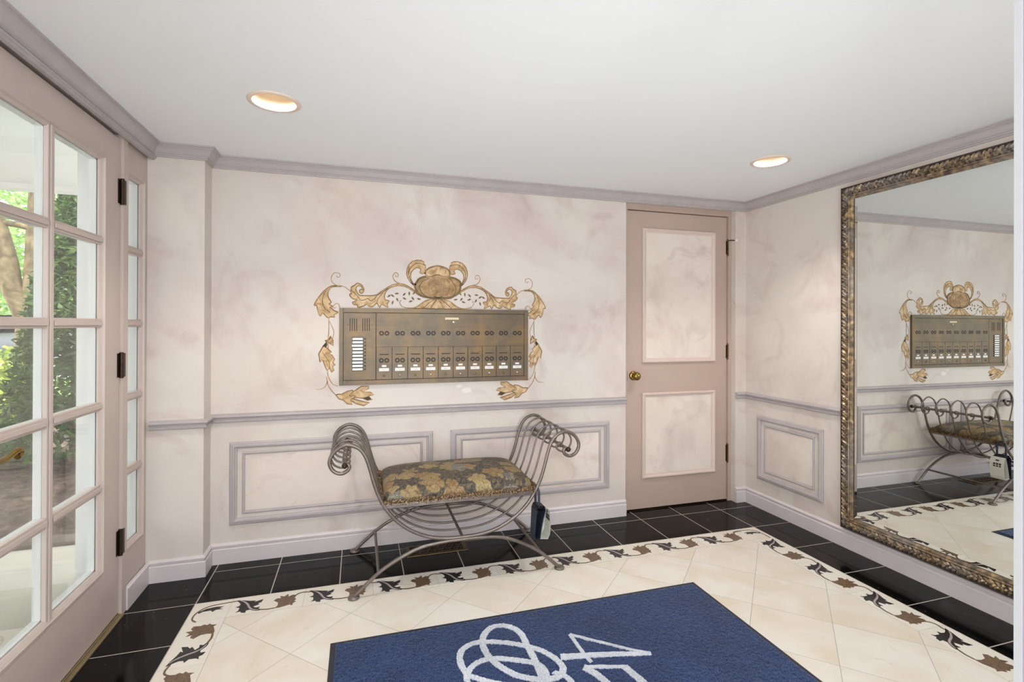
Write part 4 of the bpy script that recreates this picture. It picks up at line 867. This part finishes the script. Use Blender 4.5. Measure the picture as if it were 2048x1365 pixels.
leaves('foliage', M_tree, tr, (-.4, 0, 5.6), (2.6, 2.2, 1.9), 5200, .17, 21, asp=.6)
# evergreens along the bed
for i, (x, y, rx, h, n, lab) in enumerate(((-1.80, 2.62, .54, 2.55, 11000, 'tall feathery evergreen shrub nearest the porch'), (-3.55, 3.1, .42, 1.75, 5000, 'lower evergreen shrub at the left of the planting bed'))):
    e = root('evergreen_shrub', lab, 'shrub', (x, y, 0), 'evergreens in the planting bed')
    MB().tube([(0, 0, -.05), (.01, 0, h*.5), (0, 0, h*.92)], [.05, .035, .008], 8).obj('stem', M_bark, e)
    leaves('foliage', M_ever, e, (0, 0, h/2+.12), (rx, rx, h/2), n, .095, 31+i, droop=.25, asp=.30, shape_='cone')
for i, (x, y, rx, h) in enumerate(((-2.68, 3.25, .26, .92), (-4.2, 4.3, .55, .95), (-5.1, 3.0, .6, .8))):
    e = root('lime_shrub', ('small lime green leafy shrub in front of the forked tree', 'larger lime green shrub left of the forked tree', 'lime green shrub furthest left in the bed')[i], 'shrub', (x, y, 0), 'lime green shrubs in the planting bed')
    for k in range(5): MB().tube([(0, 0, -.03), (RE.uniform(-.5, .5)*rx, RE.uniform(-.5, .5)*rx, h*.7)], [.012, .005], 6).obj('stem', M_bark, e)
    leaves('foliage', M_lime, e, (0, 0, h*.55), (rx, rx, h*.5), 1500, .075, 51+i, asp=.55)
# background trees
for i, (x, y, hz, rx, rz, lab) in enumerate(((-11.5, 21, 3.4, 3.4, 3.3, 'pale green tree across the street, left'), (-5.6, 18.5, 3.4, 2.5, 3.2, 'pale green tree across the street behind the forked trunk'), (-2.6, 12.6, 3.0, 2.0, 2.9, 'pale green tree nearest the porch post'), (-19, 22, 3.8, 3.8, 3.7, 'pale green tree furthest left across the street'))):
    e = root('street_tree', lab, 'tree', (x, y, 0), 'trees across the street')
    MB().tube([(0, 0, -.05), (.05, 0, hz*.8), (0, .1, hz*1.5)], [.2, .15, .05], 8).obj('trunk', M_bark, e)
    leaves('foliage', M_tree, e, (0, 0, hz+.3), (rx, rx, rz), 5200, .30, 71+i, asp=.6)
# low house across the street and a parked car
hs = root('house', 'low pale house across the street behind the tree trunk', 'house', (-11.5, 30, 0))
M_sid = flat('pale_siding', (214, 218, 220), .7); M_roof = flat('grey_shingle', (150, 150, 152), .9, var=.1)
MB().box(-7, 7, -3, 3, 0, 2.6).obj('wall', M_sid, hs)
m = MB(); m.v = [(-7.5, -3.6, 2.5), (7.5, -3.6, 2.5), (7.5, 3.6, 2.5), (-7.5, 3.6, 2.5), (-7.5, 0, 4.4), (7.5, 0, 4.4)]; m.f = [(0, 1, 5, 4), (2, 3, 4, 5), (0, 4, 3), (1, 2, 5), (0, 3, 2, 1)]; m.obj('roof', M_roof, hs)
for xx in (-5, -2, 2, 5):
    w_ = MB().box(xx-.6, xx+.6, -3.04, -2.98, .9, 2.0).obj('window', M_white, hs); MB().box(xx-.5, xx+.5, -3.06, -3.03, 1.0, 1.9).obj('pane', flat('dark_pane', (90, 100, 110), .1), w_)
car = root('parked_car', 'silver parked car beyond the shrubs', 'car', (-7.6, 12.6, 0.01))
M_car = flat('silver_paint', (176, 180, 188), .25, .6); M_tyre = flat('tyre', (28, 28, 30), .8); M_cg = flat('car_glass', (60, 68, 76), .05)
side = [(-2.1, .35), (-2.12, .62), (-1.95, .82), (-1.2, .92), (-.75, .98), (-.2, 1.38), (.9, 1.42), (1.5, 1.05), (2.05, .98), (2.15, .6), (2.1, .35)]
m = MB(); m.poly(spline(side, 3, True), lambda a, c, h: (a, h, c), -.82, .82); m.obj('body', M_car, car, bevel=.05)
m = MB(); m.poly([(-.66, 1.0), (-.18, 1.33), (.85, 1.36), (1.3, 1.04)], lambda a, c, h: (a, h, c), -.83, .83); m.obj('side_window', M_cg, car)
for wx in (-1.35, 1.35):
    for wy in (-.8, .8):
        t_ = MB().lathe([(0, -.1), (.26, -.1), (.32, -.07), (.32, .07), (.26, .1), (0, .1)], (wx, wy, .32), 20, 'y').obj('wheel', M_tyre, car, smooth=40); MB().lathe([(0, -.112), (.18, -.108), (.2, -.1)], (wx, wy, .32), 16, 'y').obj('hub', M_car, t_)
